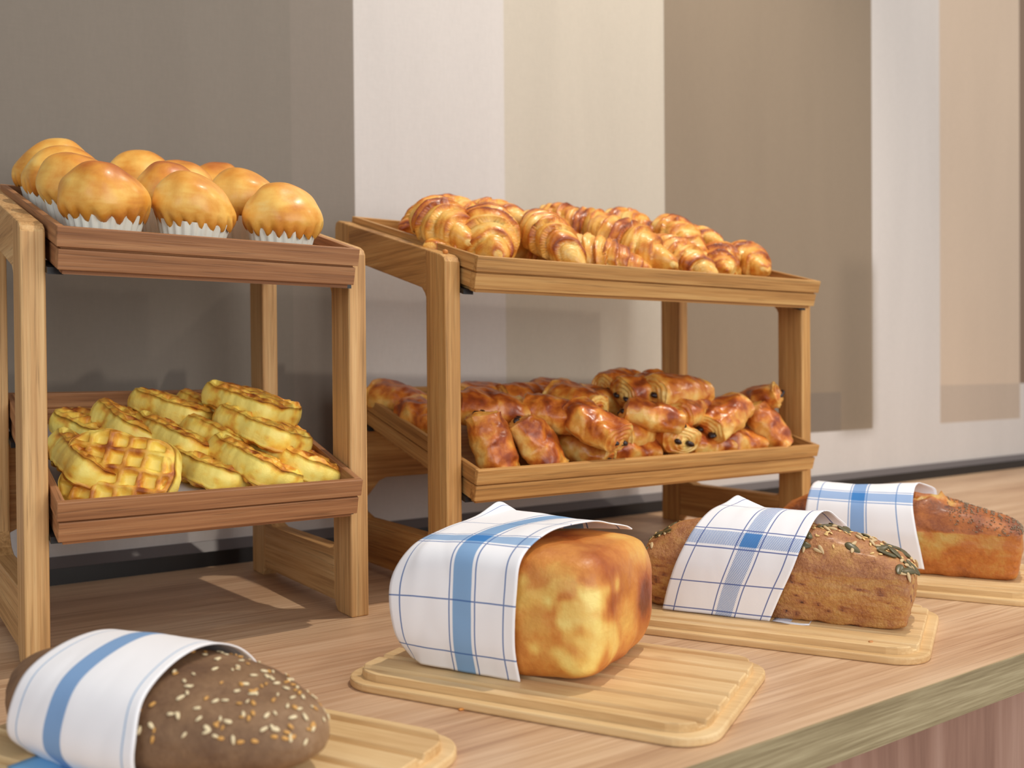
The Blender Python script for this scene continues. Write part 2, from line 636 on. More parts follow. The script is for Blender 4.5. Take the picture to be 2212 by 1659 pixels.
TY = -.0240
tray(.0215, TY - .003, W1 - .043, .3215, math.radians(.9), oakr, 'small oak tray carrying the golden buns in paper cups')
tray(.0200, TY + .002, W1 - .040, .1045, 0, oakr, 'small oak tray carrying the yellow waffles')
a = s2(.0200, TY)
tray(a[0], a[1], W2 - .040, .3240, A2, (oakg[0], oakg[1]), 'wide oak tray carrying the heap of croissants')
a = s2(.0200, TY + .003)
tray(a[0], a[1], W2 - .040, .1040, A2, (oakg[0], oakg[1]), 'wide oak tray carrying the heap of chocolate rolls')


# ------------------------------------------------------------------ bread boards, all turned the same way
TB = math.radians(-61.7)
cB, sB = math.cos(TB), math.sin(TB)


def bw(u, v, z=0.0):
    return (u * cB - v * sB, u * sB + v * cB, z)


BAM = bamboo()


def rrect_x(y, hx, hy, r):
    """half extent in x of a rounded rectangle at height y"""
    a = abs(y) - (hy - r)
    return hx if a <= 0 else hx - r + math.sqrt(max(r * r - a * a, 0))


def make_board():
    hx, hy, r = .145, .0915, .030
    t = empty('bread_board', (0, 0, 0))
    # lower plate
    pts = []
    for cx, cy, a0 in ((hx - r, hy - r, 0), (-hx + r, hy - r, 90), (-hx + r, -hy + r, 180), (hx - r, -hy + r, 270)):
        pts += arc(cx, cy, r, a0, a0 + 90, 10)
    n = len(pts)
    V = [(x, y, 0) for x, y in pts] + [(x, y, .0062) for x, y in pts]
    F = [tuple(range(n))[::-1], tuple(range(n, 2 * n))] + [(i, (i + 1) % n, n + (i + 1) % n, n + i) for i in range(n)]
    build('base_plate', V, F, BAM, t, bevel=.0014, smooth=False)
    # raised block with long grooves
    bx, by, br = hx - .0085, hy - .0085, .024
    ys = [-by + by * .02 * 0]
    m = 96
    grooves = [-by + .0135 + k_ * .0283 for k_ in range(6)]
    cand = list(np.linspace(-by, by, m))
    for g in grooves:
        cand += [g - .0046, g - .0040, g - .0030, g + .0020, g + .0034, g + .0038]
    ys = sorted(set(round(min(max(c_, -by), by), 5) for c_ in cand))
    V, F = [], []
    for y in ys:
        d = 0.0
        for g in grooves:
            d = max(d, float(np.interp(y - g, [-.0046, -.0036, .0020, .0036], [0, .0034, .0034, 0])))
        xh = rrect_x(y, bx, by, br)
        zt = .0122 - d
        ed = min(by - abs(y), .0012)
        zt -= (.0012 - ed) * .5
        V += [(-xh, y, .0060), (-xh, y, zt - .0008), (-xh + .001, y, zt), (xh - .001, y, zt), (xh, y, zt - .0008), (xh, y, .0060)]
    for i in range(len(ys) - 1):
        for j in range(5):
            a_ = i * 6 + j
            F.append((a_, a_ + 1, a_ + 7, a_ + 6))
    F.append((0, 5, 4, 3, 2, 1))
    k_ = (len(ys) - 1) * 6
    F.append((k_, k_ + 1, k_ + 2, k_ + 3, k_ + 4, k_ + 5))
    build('ribbed_block', V, [f[::-1] for f in F], BAM, t, smooth=False)
    return t


board = make_board()
BPOS = [(.2550, -.070), (.3910, .1705), (.5010, .4090), (.5960, .6640)]
BLAB = ['bamboo bread board under the dark seeded oval loaf, partly out of frame',
        'ribbed bamboo bread board under the square brioche loaf',
        'ribbed bamboo bread board under the loaf topped with pumpkin seeds',
        'bamboo bread board under the cracked golden cake loaf, farthest of the four']
for k_, (u, v) in enumerate(BPOS):
    b_ = board if k_ == 0 else dup(board)
    b_.location = (*bw(u, v)[:2], CT)
    b_.rotation_euler = (0, 0, TB)
    tag(b_, BLAB[k_], 'bread board', 'bamboo bread boards along the counter edge')
    if k_ == 1:                      # two small burnt rings near the board's back corner
        V, F = [], []
        for cx, a0 in ((-.1160, 40), (-.1085, 220)):
            off = len(V)
            pts = arc(cx, .004, .0036, a0, a0 + 270, 22)
            pin = arc(cx, .004, .0028, a0, a0 + 270, 22)
            V += [(x, y, .01188) for x, y in pts] + [(x, y, .01188) for x, y in pin]
            F += [(off + i, off + i + 1, off + 23 + i + 1, off + 23 + i) for i in range(22)]
        mk = build('engraved_mark', V, F, plain('burnt_line', lin(168, 120, 74), .6), b_, smooth=False)
        mk['label'] = 'two small burnt open rings'


# ------------------------------------------------------------------ loaves
def cube_sphere(n):
    """points of a subdivided cube surface, faces shared along the edges"""
    idx, V, F = {}, [], []

    def vid(p_):
        q = tuple(int(round(c * n)) for c in p_)
        if q not in idx:
            idx[q] = len(V)
            V.append([c / n for c in q])
        return idx[q]
    for ax in range(3):
        for sg in (-1, 1):
            for i in range(-n, n, 2):
                for j in range(-n, n, 2):
                    quad = []
                    for di, dj in ((0, 0), (2, 0), (2, 2), (0, 2)):
                        p_ = [0, 0, 0]
                        p_[ax] = sg
                        p_[(ax + 1) % 3] = (i + di) / n
                        p_[(ax + 2) % 3] = (j + dj) / n
                        quad.append(vid(p_))
                    F.append(tuple(quad) if sg > 0 else tuple(quad[::-1]))
    return np.array(V, float), F


CS, CF = cube_sphere(44)


def superq(P, e):
    """push cube points onto a rounded box; bigger e is boxier"""
    r = (np.abs(P) ** e).sum(1) ** (1 / e)
    return P / r[:, None]


def tan_even(P):
    return np.tan(P * math.pi / 4)


# brioche: a squarish pull-apart loaf
def brioche():
    P = superq(tan_even(CS), 8.0)
    hx, hy, hz = .0785, .0660, .0460
    x, y, z = P[:, 0] * hx, P[:, 1] * hy, P[:, 2] * hz
    # sides bulge a little, the foot is drawn in, the top is gently domed
    bul = 1 + .045 * (1 - (P[:, 2]) ** 2) - .05 * sstep(-P[:, 2], .5, 1.0) - .03 * sstep(P[:, 2], .4, 1.0)
    x = x * bul
    y = y * bul
    z = z + .003 * sstep(P[:, 2], .3, 1) * (1 - .6 * P[:, 1] ** 2)
    V = np.stack([x, y, z], 1)
    lum = nz(V, 24, 3, 2) * .0020 + nz(V, 60, 9, 2) * .0009
    # vertical pulled strands at the end face
    cw = (P[:, 1] + 1) - (1 - P[:, 0])
    end = (1 - sstep(np.abs(P[:, 2] + .08), .55, .9)) * (1 - sstep(np.abs(cw - .12), .22, .60)) * (P[:, 0] > 0)
    str_ = np.array([mn.noise(Vector(((q[1] - q[0]) * 230, 1.3, q[2] * 12))) for q in V])
    Nn = P / np.linalg.norm(P, axis=1)[:, None]
    V = V + Nn * (lum + end * str_ * .0018)[:, None]
    bake = .58 + nz(V, 20, 11, 3) * .30
    bake += .06 * sstep(P[:, 2], .6, .95)
    pal = 1 - sstep(np.abs(cw - .10 + nz(V, 40, 5, 2) * .5), .15, .52)
    bake -= pal * .50 * (1 - sstep(-P[:, 2], .72, .95)) * (1 - sstep(P[:, 2], .42, .70)) * (P[:, 0] > 0)
    pal2 = (1 - sstep(np.abs(P[:, 2] - .42 + nz(V, 30, 6, 2) * .4), .10, .34)) * (P[:, 1] < -.8)
    bake -= pal2 * .22
    bake += str_ * end * .16
    dark = np.exp(-(((P[:, 1] - .42) / .24) ** 2 + ((P[:, 2] + .02) / .42) ** 2)) * sstep(P[:, 0], .7, .95)
    bake += dark * .42
    # small pale scuffs on the long side
    for sx, sz in ((.30, .62), (.62, -.45), (.40, -.42), (.55, .30)):
        bake -= .4 * np.exp(-(((P[:, 0] - sx) / .05) ** 2 + ((P[:, 2] - sz) / .09) ** 2)) * (P[:, 1] < -.6)
    return V, CF, bake


V, F, bk = brioche()
o = build('brioche_loaf', V, F, brioche_crust, None, bw(.3640, .1850, .0118 + .0468), (0, 0, TB), attr={'bake': bk})
tag(o, 'square golden brioche loaf with a pale torn corner, on a bamboo board', 'bread')


def scatter(obj_src, parent, spots, rng, name, smin=.85, smax=1.15):
    """copies of one seed mesh laid on the surface: spots are (position, normal)"""
    for k_, (p_, n_) in enumerate(spots):
        s_ = obj_src if k_ == 0 else obj_src.copy()
        if k_:
            C.objects.link(s_)
        s_.parent = parent
        q = Vector(n_).to_track_quat('Z', 'Y').to_matrix().to_4x4() @ Matrix.Rotation(rng.uniform(0, 6.283), 4, 'Z') @ Matrix.Rotation(rng.uniform(-.25, .25), 4, 'X')
        sc = rng.uniform(smin, smax)
        s_.matrix_local = Matrix.Translation(Vector(p_)) @ q @ Matrix.Scale(sc, 4)


def seed_mesh(name, a, b, c, mat, point=.35):
    V, F = [], []
    n, m = 8, 8
    for i in range(n + 1):
        t_ = math.pi * i / n
        for j in range(m):
            f = 2 * math.pi * j / m
            w = math.sin(t_) * (1 - point * .5 * (1 + math.cos(t_)))
            V.append((a * math.cos(t_), b * w * math.cos(f), c * w * math.sin(f)))
    F = grid_faces(n + 1, m, True)
    return build(name, V, F, mat)


def panloaf(hu, hv, zb, zs, zp, prof, e=9.0, lean=.0, rough_=.0012, seed=1.0):
    """pan-baked loaf: straight flared sides to height zs, then a dome up to zs + zp * prof(u)"""
    P = superq(tan_even(CS), e)
    u = P[:, 0]
    fl = .86 + .14 * sstep(P[:, 2], -1, .2)
    x = u * hu * (.965 + .035 * sstep(P[:, 2], -1, .2))
    y = P[:, 1] * hv * fl
    side = np.clip((P[:, 2] + 1) / 1.55, 0, 1)            # 0 at foot, 1 at the shoulder
    dome = np.clip((P[:, 2] - .55) / .45, 0, 1)
    pr = np.interp(u, *prof)
    rr = np.clip(np.abs(P[:, 1]), 0, 1)
    z = zb + side * (zs - zb) + dome * zp * pr * np.sqrt(np.clip(1 - rr ** 2.0, 0, 1)) * 1.0
    V = np.stack([x, y, z], 1)
    Nn = P / np.linalg.norm(P, axis=1)[:, None]
    V = V + Nn * (nz(V, 60, seed, 3) * rough_ * 1.6 + nz(V, 190, seed + 5, 2) * rough_)[:, None]
    return V, P


def top_sampler(V, P, rng, n, accept):
    """random spots on the dome with normals, found from the mesh itself"""
    me = bpy.data.meshes.new('tmp')
    me.from_pydata([tuple(q) for q in V], [], CF)
    me.update()
    polys = [pl for pl in me.polygons if pl.normal.z > .25]
    out = []
    tries = 0
    while len(out) < n and tries < n * 60:
        tries += 1
        pl = rng.choice(polys)
        c = pl.center
        if accept(c, rng):
            j = Vector((rng.uniform(-.0022, .0022), rng.uniform(-.0022, .0022), 0))
            j -= pl.normal * j.dot(pl.normal)
            out.append(((c + j + pl.normal * .0006)[:], pl.normal[:]))
    bpy.data.meshes.remove(me)
    return out


# loaf with pumpkin seeds
prof3 = ([-1, -.93, -.75, -.35, .0, .45, .75, .93, 1], [.30, .52, .78, .98, 1.0, .86, .62, .40, .22])
V, P = panloaf(.1215, .0390, 0, .0450, .0430, prof3, 14, 0, .0010, 4.0)
bk = .40 + nz(V, 55, 2, 3) * .24 + .18 * sstep(P[:, 2], .45, .75)
pit = nz(V, 150, 8, 2)
bk += .5 * sstep(pit, .28, .5) * (P[:, 2] < .5)
LU3, LV3 = .5080, .4105
o = build('seeded_loaf', V, CF, seed_loaf_crust, None, bw(LU3, LV3, .0118), (0, 0, TB), attr={'bake': bk})
tag(o, 'brown pan loaf topped with pumpkin, sunflower and sesame seeds, on a bamboo board', 'bread')
rng = random.Random(5)
napA = (-.092, .012)          # the part of the loaf that the towel hides, in local u


def open_part(c):
    return not (napA[0] < c.x < napA[1] - .0)


sp_ = top_sampler(V, P, rng, 30, lambda c, r: open_part(c) and -.034 < c.y < .016 and c.z > .050)
scatter(seed_mesh('pumpkin_seed', .0080, .0050, .0015, pumpkin), o, sp_, rng, 'pumpkin_seed')
sp_ = top_sampler(V, P, rng, 58, lambda c, r: open_part(c) and c.z > .043 and abs(c.y) < .036)
scatter(seed_mesh('sunflower_kernel', .0046, .0022, .0014, sunflower), o, sp_, rng, 'sunflower_kernel')
sp_ = top_sampler(V, P, rng, 98, lambda c, r: open_part(c) and c.z > .05 and abs(c.y + .002) < r.choice((.014, .03)))
scatter(seed_mesh('sesame_seed', .0022, .0013, .0007, sesame), o, sp_, rng, 'sesame_seed')

# cracked cake loaf
prof4 = ([-1, -.93, -.7, -.3, .0, .3, .55, .8, .94, 1], [.30, .55, .85, 1.0, 1.0, .95, .72, .50, .38, .25])
V, P = panloaf(.1275, .0370, 0, .0480, .0400, prof4, 14, 0, .0008, 14.0)
u_ = P[:, 0]
crk = (1 - sstep(np.abs(P[:, 1] + .12 + .10 * np.sin(u_ * 7)), .10, .42)) * sstep(P[:, 2], .7, .9) * (1 - sstep(u_, .42, .60)) * sstep(u_, -.75, -.5)
V[:, 2] += -crk * .005 + crk * nz(V, 75, 21, 3) * .012
lip = (1 - sstep(np.abs(u_ - .42 - P[:, 1] * .25), .02, .10)) * sstep(P[:, 2], .75, .9) * (P[:, 1] < .2)
V[:, 2] += lip * .0045
bk = .50 + nz(V, 45, 31, 3) * .20 + .12 * sstep(-P[:, 2], -.1, .8)
bk += .24 * sstep(P[:, 2] + nz(V, 60, 77, 2) * .25, .6, .85) * (1 - crk)
bk -= crk * (.16 + nz(V, 90, 71, 2) * .3)
pw = nz(V, 38, 61, 3) * .5
pale = (1 - sstep(u_ + pw, .05, .62)) * sstep(P[:, 2] + pw - .35 * u_, -.85, .15) * (P[:, 1] < -.75) * (1 - sstep(P[:, 2], .66, .86))
bk -= .55 * pale
o = build('cake_loaf', V, CF, cake_crust, None, bw(.5920, .6660, .0118), (0, 0, TB), attr={'bake': bk})
tag(o, 'cracked golden cake loaf with a fine seed crust, on the farthest bamboo board', 'bread')
rng = random.Random(9)
VV, FF = [], []
for p_, n_ in top_sampler(V, P, rng, 950, lambda c, r: (c.x < -.080 or c.x > .035) and c.z > .048 and r.random() < (.25 + .75 * (mn.noise(Vector((c.x * 60, c.y * 60, 1))) > -.05)) and not (c.x < .055 and c.y < .018)):
    q = Vector(n_).to_track_quat('Z', 'Y').to_matrix()
    s_ = rng.uniform(.0006, .0010)
    b0 = len(VV)
    for d in ((1, 0, 0), (0, 1, 0), (-1, 0, 0), (0, -1, 0), (0, 0, .8), (0, 0, -.8)):
        VV.append(Vector(p_) + q @ (Vector(d) * s_))
    for f in ((0, 1, 4), (1, 2, 4), (2, 3, 4), (3, 0, 4), (1, 0, 5), (2, 1, 5), (3, 2, 5), (0, 3, 5)):
        FF.append(tuple(b0 + i for i in f))
sc_ = build('seed_crust', VV, FF, plain('grey_poppy_seed', lin(148, 128, 104), .5), o)
sc_['kind'] = 'stuff'
sc_['label'] = 'fine grey and tan seed crust'

# oval rye loaf
P = superq(tan_even(CS), 2.35)
x = P[:, 0] * .1230
y = P[:, 1] * .0550 * (1 - .22 * P[:, 0] ** 2)
z = np.where(P[:, 2] > 0, P[:, 2] * (.0355 - .003 * P[:, 0]), P[:, 2] * .0220)
V = np.stack([x, y, z + .0210], 1)
V[:, 2] = np.maximum(V[:, 2], 0)
Nn = P / np.linalg.norm(P, axis=1)[:, None]
V = V + Nn * (nz(V, 22, 41, 2) * .0022 + nz(V, 150, 44, 2) * .0005)[:, None]
bk = .52 + nz(V, 18, 43, 3) * .26 + .18 * sstep(-P[:, 2], .2, .7)
o = build('rye_loaf', V, CF, rye_crust, None, bw(.2380, -.0830, .0118), (0, 0, TB), attr={'bake': bk})
tag(o, 'dark brown oval loaf flecked with pale seeds, nearest the camera', 'bread')
rng = random.Random(12)
sp_ = top_sampler(V, P, rng, 98, lambda c, r: c.x > .012 and c.z > .022)
scatter(seed_mesh('linseed', .0023, .0013, .0008, sesame_pale), o, sp_, rng, 'linseed', .65, 1.15)
sp_ = top_sampler(V, P, rng, 60, lambda c, r: c.x > .012 and c.z > .03)
scatter(seed_mesh('sesame_seed', .0022, .0014, .0008, plain('golden_seed', lin(214, 160, 84), .45)), o, sp_, rng, 'sesame_seed', .6, 1.05)


# ------------------------------------------------------------------ napkins
def catmull(pts, n):
    P_ = [np.array(q, float) for q in pts]
    P_ = [2 * P_[0] - P_[1]] + P_ + [2 * P_[-1] - P_[-2]]
    out = []
    for i in range(1, len(P_) - 2):
        for k2 in range(n):
            t = k2 / n
            a_, b_, c_, d_ = P_[i - 1], P_[i], P_[i + 1], P_[i + 2]
            out.append(.5 * ((2 * b_) + (-a_ + c_) * t + (2 * a_ - 5 * b_ + 4 * c_ - d_) * t * t + (-a_ + 3 * b_ - 3 * c_ + d_) * t ** 3))
    out.append(P_[-2])
    return np.array(out)


def cloth(name, origin, curves, width, mat, label, wr=.0010, seed=1.0, ns=44, per=14, extra=None):
    """curves: list of (s fraction, [(du, v, z), ...]) running over the loaf; local frame of the boards"""
    cur = [(s_, catmull(c_, per)) for s_, c_ in curves]
    nt = len(cur[0][1])
    ss = [c_[0] for c_ in cur]
    st_ = np.stack([c_[1] for c_ in cur])           # curve, t, 3
    V, UV = [], []
    base = cur[len(cur) // 2][1]
    tl = np.concatenate([[0], np.cumsum(np.linalg.norm(np.diff(base[:, 1:], axis=0), axis=1))])
    for i in range(ns + 1):
        s_ = i / ns
        row = np.stack([[np.interp(s_, ss, st_[:, t, a_]) for a_ in range(3)] for t in range(nt)])
        for t in range(nt):
            du, v_, z_ = row[t]
            x_ = s_ * width + du
            w_ = mn.fractal(Vector((x_ * 22 + seed, tl[t] * 12, seed)), 1, 2, 2) * wr + mn.noise(Vector((x_ * 70, tl[t] * 14 + seed, 3))) * wr * .35
            a_ = row[min(t + 1, nt - 1)] - row[max(t - 1, 0)]
            nrm = np.array([0, -a_[2], a_[1]])
            nrm = nrm / (np.linalg.norm(nrm) + 1e-9)
            V.append((x_, v_ + nrm[1] * abs(w_), z_ + nrm[2] * abs(w_)))
            UV.append((s_ * width, tl[t]))
    F = [f[::-1] for f in grid_faces(ns + 1, nt)]
    o_ = build(name, V, F, mat, None, bw(*origin), (0, 0, TB), uv=UV)
    sd = o_.modifiers.new('thickness', 'SOLIDIFY')
    sd.thickness = .0009
    sd.offset = 1
    if extra:
        extra(o_, mat)
    tag(o_, label, 'napkin', 'blue checked napkins over the loaves')
    return o_


# over the brioche: loaf spans v .1195 .. .2525, top z about .118
nm = napkin('napkin_cloth_wide', [.0085, .0505, .0725, .0965], [(.0615, .0080)], [.0160, .0560, .1015, .1185, .1560], [(.1100, .0060)])
cloth('napkin', (.2790, .1850, .0118), [
    (0.0, [(.010, -.0640, .0060), (.000, -.0725, .0280), (-.004, -.0710, .0640), (.006, -.0570, .0890), (.016, -.0250, .0990), (.022, .0200, .1040), (.026, .0520, .1120), (.030, .0660, .0980), (.026, .0740, .0500)]),
    (.18, [(.002, -.0670, .0030), (.000, -.0732, .0280), (.000, -.0728, .0660), (.002, -.0630, .0910), (.006, -.0280, .1000), (.012, .0200, .1030), (.018, .0560, .1050), (.020, .0700, .0920), (.018, .0740, .0400)]),
    (.55, [(.000, -.0670, .0020), (.000, -.0735, .0280), (.000, -.0732, .0670), (.000, -.0650, .0925), (.004, -.0280, .1010), (.014, .0200, .1030), (.022, .0560, .1015), (.026, .0690, .0980), (.026, .0730, .0900)]),
    (1.0, [(.000, -.0675, .0010), (-.001, -.0738, .0280), (.001, -.0735, .0670), (.002, -.0645, .0915), (.008, -.0300, .1050), (.024, .0100, .1075), (.030, .0420, .1010), (.036, .0590, .0975), (.038, .0670, .0940)]),
], .1060, nm, 'blue and white checked napkin wrapped over the square brioche loaf', .0012, 2.0)

# over the seeded loaf, slanting
nm = napkin('napkin_cloth_hatched', [.0110, .0480, .0700, .0950], [(.0590, .0078)], [.0040, .0300, .0610, .0790, .1200], [(.0700, .0065)], hatch=True, blue=lin(70, 92, 158), band=lin(82, 128, 190))


def corner_flap(o_, mat):
    V, F = [], []
    for i in range(9):
        for j in range(5):
            x_, y_ = .100 + i * .0040, -.0420 + j * .006 - (.0012 * (4 - abs(i - 4)))
            V.append((x_, y_, .0004 + .0004 * math.sin(i * .8)))
    f = build('folded_corner', V, grid_faces(9, 5), mat, o_, uv=[(v_[0], v_[1] + .1) for v_ in V])
    sd = f.modifiers.new('thickness', 'SOLIDIFY')
    sd.thickness = .0008
    sd.offset = 1


cloth('napkin', (.4140, .4105, .0118), [
    (0.0, [(-.002, -.0450, .0010), (.004, -.0445, .0250), (.012, -.0430, .0480), (.024, -.0330, .0740), (.034, -.0120, .0900), (.044, .0120, .0960), (.052, .0330, .1010), (.056, .0440, .0850), (.058, .0460, .0400)]),
    (.35, [(-.002, -.0450, .0010), (.004, -.0445, .0250), (.012, -.0435, .0480), (.022, -.0345, .0740), (.032, -.0120, .0915), (.040, .0120, .0935), (.046, .0320, .0880), (.050, .0430, .0700), (.052, .0450, .0300)]),
    (.8, [(-.004, -.0450, .0005), (.004, -.0445, .0250), (.014, -.0435, .0480), (.022, -.0350, .0720), (.030, -.0120, .0910), (.036, .0120, .0930), (.042, .0320, .0840), (.046, .0430, .0660), (.048, .0450, .0300)]),
    (1.0, [(-.006, -.0450, .0005), (.004, -.0445, .0250), (.014, -.0435, .0480), (.022, -.0350, .0710), (.030, -.0120, .0915), (.036, .0120, .0940), (.042, .0350, .0850), (.050, .0520, .0720), (.052, .0560, .0500)]),
], .1040, nm, 'napkin with hatched blue stripes slanting over the pumpkin seed loaf', .0010, 5.0, extra=corner_flap)

# over the cake loaf
nm = napkin('napkin_cloth_thin', [.0130, .0480, .0660, .0960], [(.0570, .0070)], [.0660, .0830], [(.0745, .0062)], blue=lin(92, 138, 196), band=lin(110, 158, 214))
cloth('napkin', (.4975, .6660, .0118), [
    (0.0, [(.000, -.0380, .0140), (.000, -.0415, .0300), (.000, -.0410, .0500), (.002, -.0320, .0760), (.004, -.0120, .0905), (.006, .0120, .0925), (.004, .0310, .0880), (.002, .0420, .0640), (.000, .0430, .0300)]),
    (.45, [(.000, -.0385, .0120), (.000, -.0418, .0300), (.000, -.0412, .0500), (.000, -.0330, .0750), (.000, -.0120, .0890), (.000, .0120, .0905), (.000, .0310, .0820), (.000, .0420, .0600), (.000, .0430, .0300)]),
    (1.0, [(.014, -.0400, .0080), (.010, -.0420, .0300), (.006, -.0415, .0500), (.002, -.0330, .0750), (.002, -.0120, .0905), (.004, .0120, .0950), (.008, .0330, .0930), (.020, .0520, .0860), (.022, .0560, .0780)]),
], .1130, nm, 'blue and white napkin draped over the cracked cake loaf', .0009, 8.0)

# over the rye loaf
nm = napkin('napkin_cloth_soft', [.0095, .0960], [(.0430, .0078)], [], [], blue=lin(140, 178, 214), band=lin(96, 150, 204))


def under_flap(o_, mat):
    V, F = [], []
    for i in range(15):
        for j in range(6):
            x_ = .012 + i * .0072
            V.append((x_, -.0630 + j * .006 - .002 * math.sin(i * .5), .0006 + .0008 * (1 + math.sin(i * .9)) * (5 - j) / 5))
    f = build('folded_edge', V, grid_faces(15, 6), plain('napkin_underside', lin(120, 178, 222), .8), o_)
    f['label'] = 'bright blue folded lower edge'
    sd = f.modifiers.new('thickness', 'SOLIDIFY')
    sd.thickness = .0008
    sd.offset = 1


cloth('napkin', (.1740, -.0830, .0118), [
    (0.0, [(.004, -.0430, .0020), (.000, -.0530, .0150), (.000, -.0510, .0320), (.000, -.0400, .0485), (.000, -.0170, .0580), (.000, .0120, .0595), (.000, .0360, .0505), (.000, .0510, .0320), (.000, .0520, .0160)]),
    (.5, [(.004, -.0490, .0010), (.003, -.0585, .0150), (.002, -.0565, .0320), (.000, -.0440, .0500), (.000, -.0180, .0610), (-.004, .0120, .0620), (-.006, .0380, .0520), (-.006, .0540, .0340), (-.006, .0570, .0160)]),
    (1.0, [(.010, -.0490, .0005), (.008, -.0590, .0150), (.006, -.0570, .0320), (.000, -.0450, .0495), (-.006, -.0180, .0605), (-.010, .0120, .0620), (-.012, .0390, .0525), (-.012, .0570, .0370), (-.010, .0620, .0200)]),
], .1040, nm, 'blue striped napkin folded over the dark oval loaf in front', .0010, 11.0, extra=under_flap)


# ------------------------------------------------------------------ where the pastries lie (metres)
WAFFLES = [
 (0.0796, 0.0274, 0.1506, (0.8139, -0.5603, -0.1541), (-0.4579, -0.7816, 0.4235), 1.00, 'waffle showing its square pockets, front left corner of the tray'),
 (0.1672, 0.0597, 0.1458, (0.3954, -0.8856, -0.2435), (0.3441, -0.1031, 0.9333), 1.00, 'orange-browned waffle next to the one showing its pockets'),
 (0.2080, 0.0429, 0.1497, (0.2452, -0.9348, -0.2571), (0.4097, -0.1404, 0.9013), 1.00, 'rough pale-edged waffle in the middle of the front row'),
 (0.2558, 0.0516, 0.1496, (0.2560, -0.9321, -0.2563), (0.3621, -0.1534, 0.9194), 1.00, 'smooth yellow waffle at the right end of the front row'),
 (0.2277, 0.0783, 0.1813, (0.2948, -0.9214, -0.2534), (0.3268, -0.1520, 0.9328), 1.00, 'bright yellow waffle lying above the right end of the front row'),
 (0.1550, 0.1096, 0.1717, (0.2939, -0.9216, -0.2534), (0.3888, -0.1270, 0.9125), 1.00, 'large waffle with a brown face in the centre of the pile'),
 (0.1168, 0.1400, 0.1850, (0.1062, -0.9587, -0.2637), (0.4359, -0.1935, 0.8790), 0.95, 'waffle with a thick pale edge in the back left of the tray'),
 (0.1669, 0.1645, 0.2007, (0.4491, -0.8615, -0.2369), (0.2761, -0.1184, 0.9538), 0.95, 'waffle against the back wall of the tray, its top browned'),
 (0.2291, 0.1107, 0.2060, (0.3853, -0.8897, -0.2447), (0.2232, -0.1674, 0.9603), 1.00, 'topmost waffle at the back right, its upper crust peeling'),
 (0.2075, 0.1710, 0.1975, (0.2637, -0.9301, -0.2558), (0.3299, -0.1622, 0.9300), 0.90, 'small end of a waffle poking out left of the topmost one'),
 (0.0940, 0.1632, 0.1830, (0.3662, -0.8972, -0.2467), (0.1295, -0.2135, 0.9683), 1.00, 'flat browned waffle behind the left front leg'),
 (0.0670, 0.0677, 0.1561, (0.0778, -0.9613, -0.2644), (0.4985, -0.1922, 0.8453), 1.00, "round-edged waffle at the tray's left side"),
 (0.1958, 0.1034, 0.1690, (0.3765, -0.8933, -0.2456), (0.4632, -0.0482, 0.8849), 0.95, 'dark browned waffle between the centre and the right row'),
]
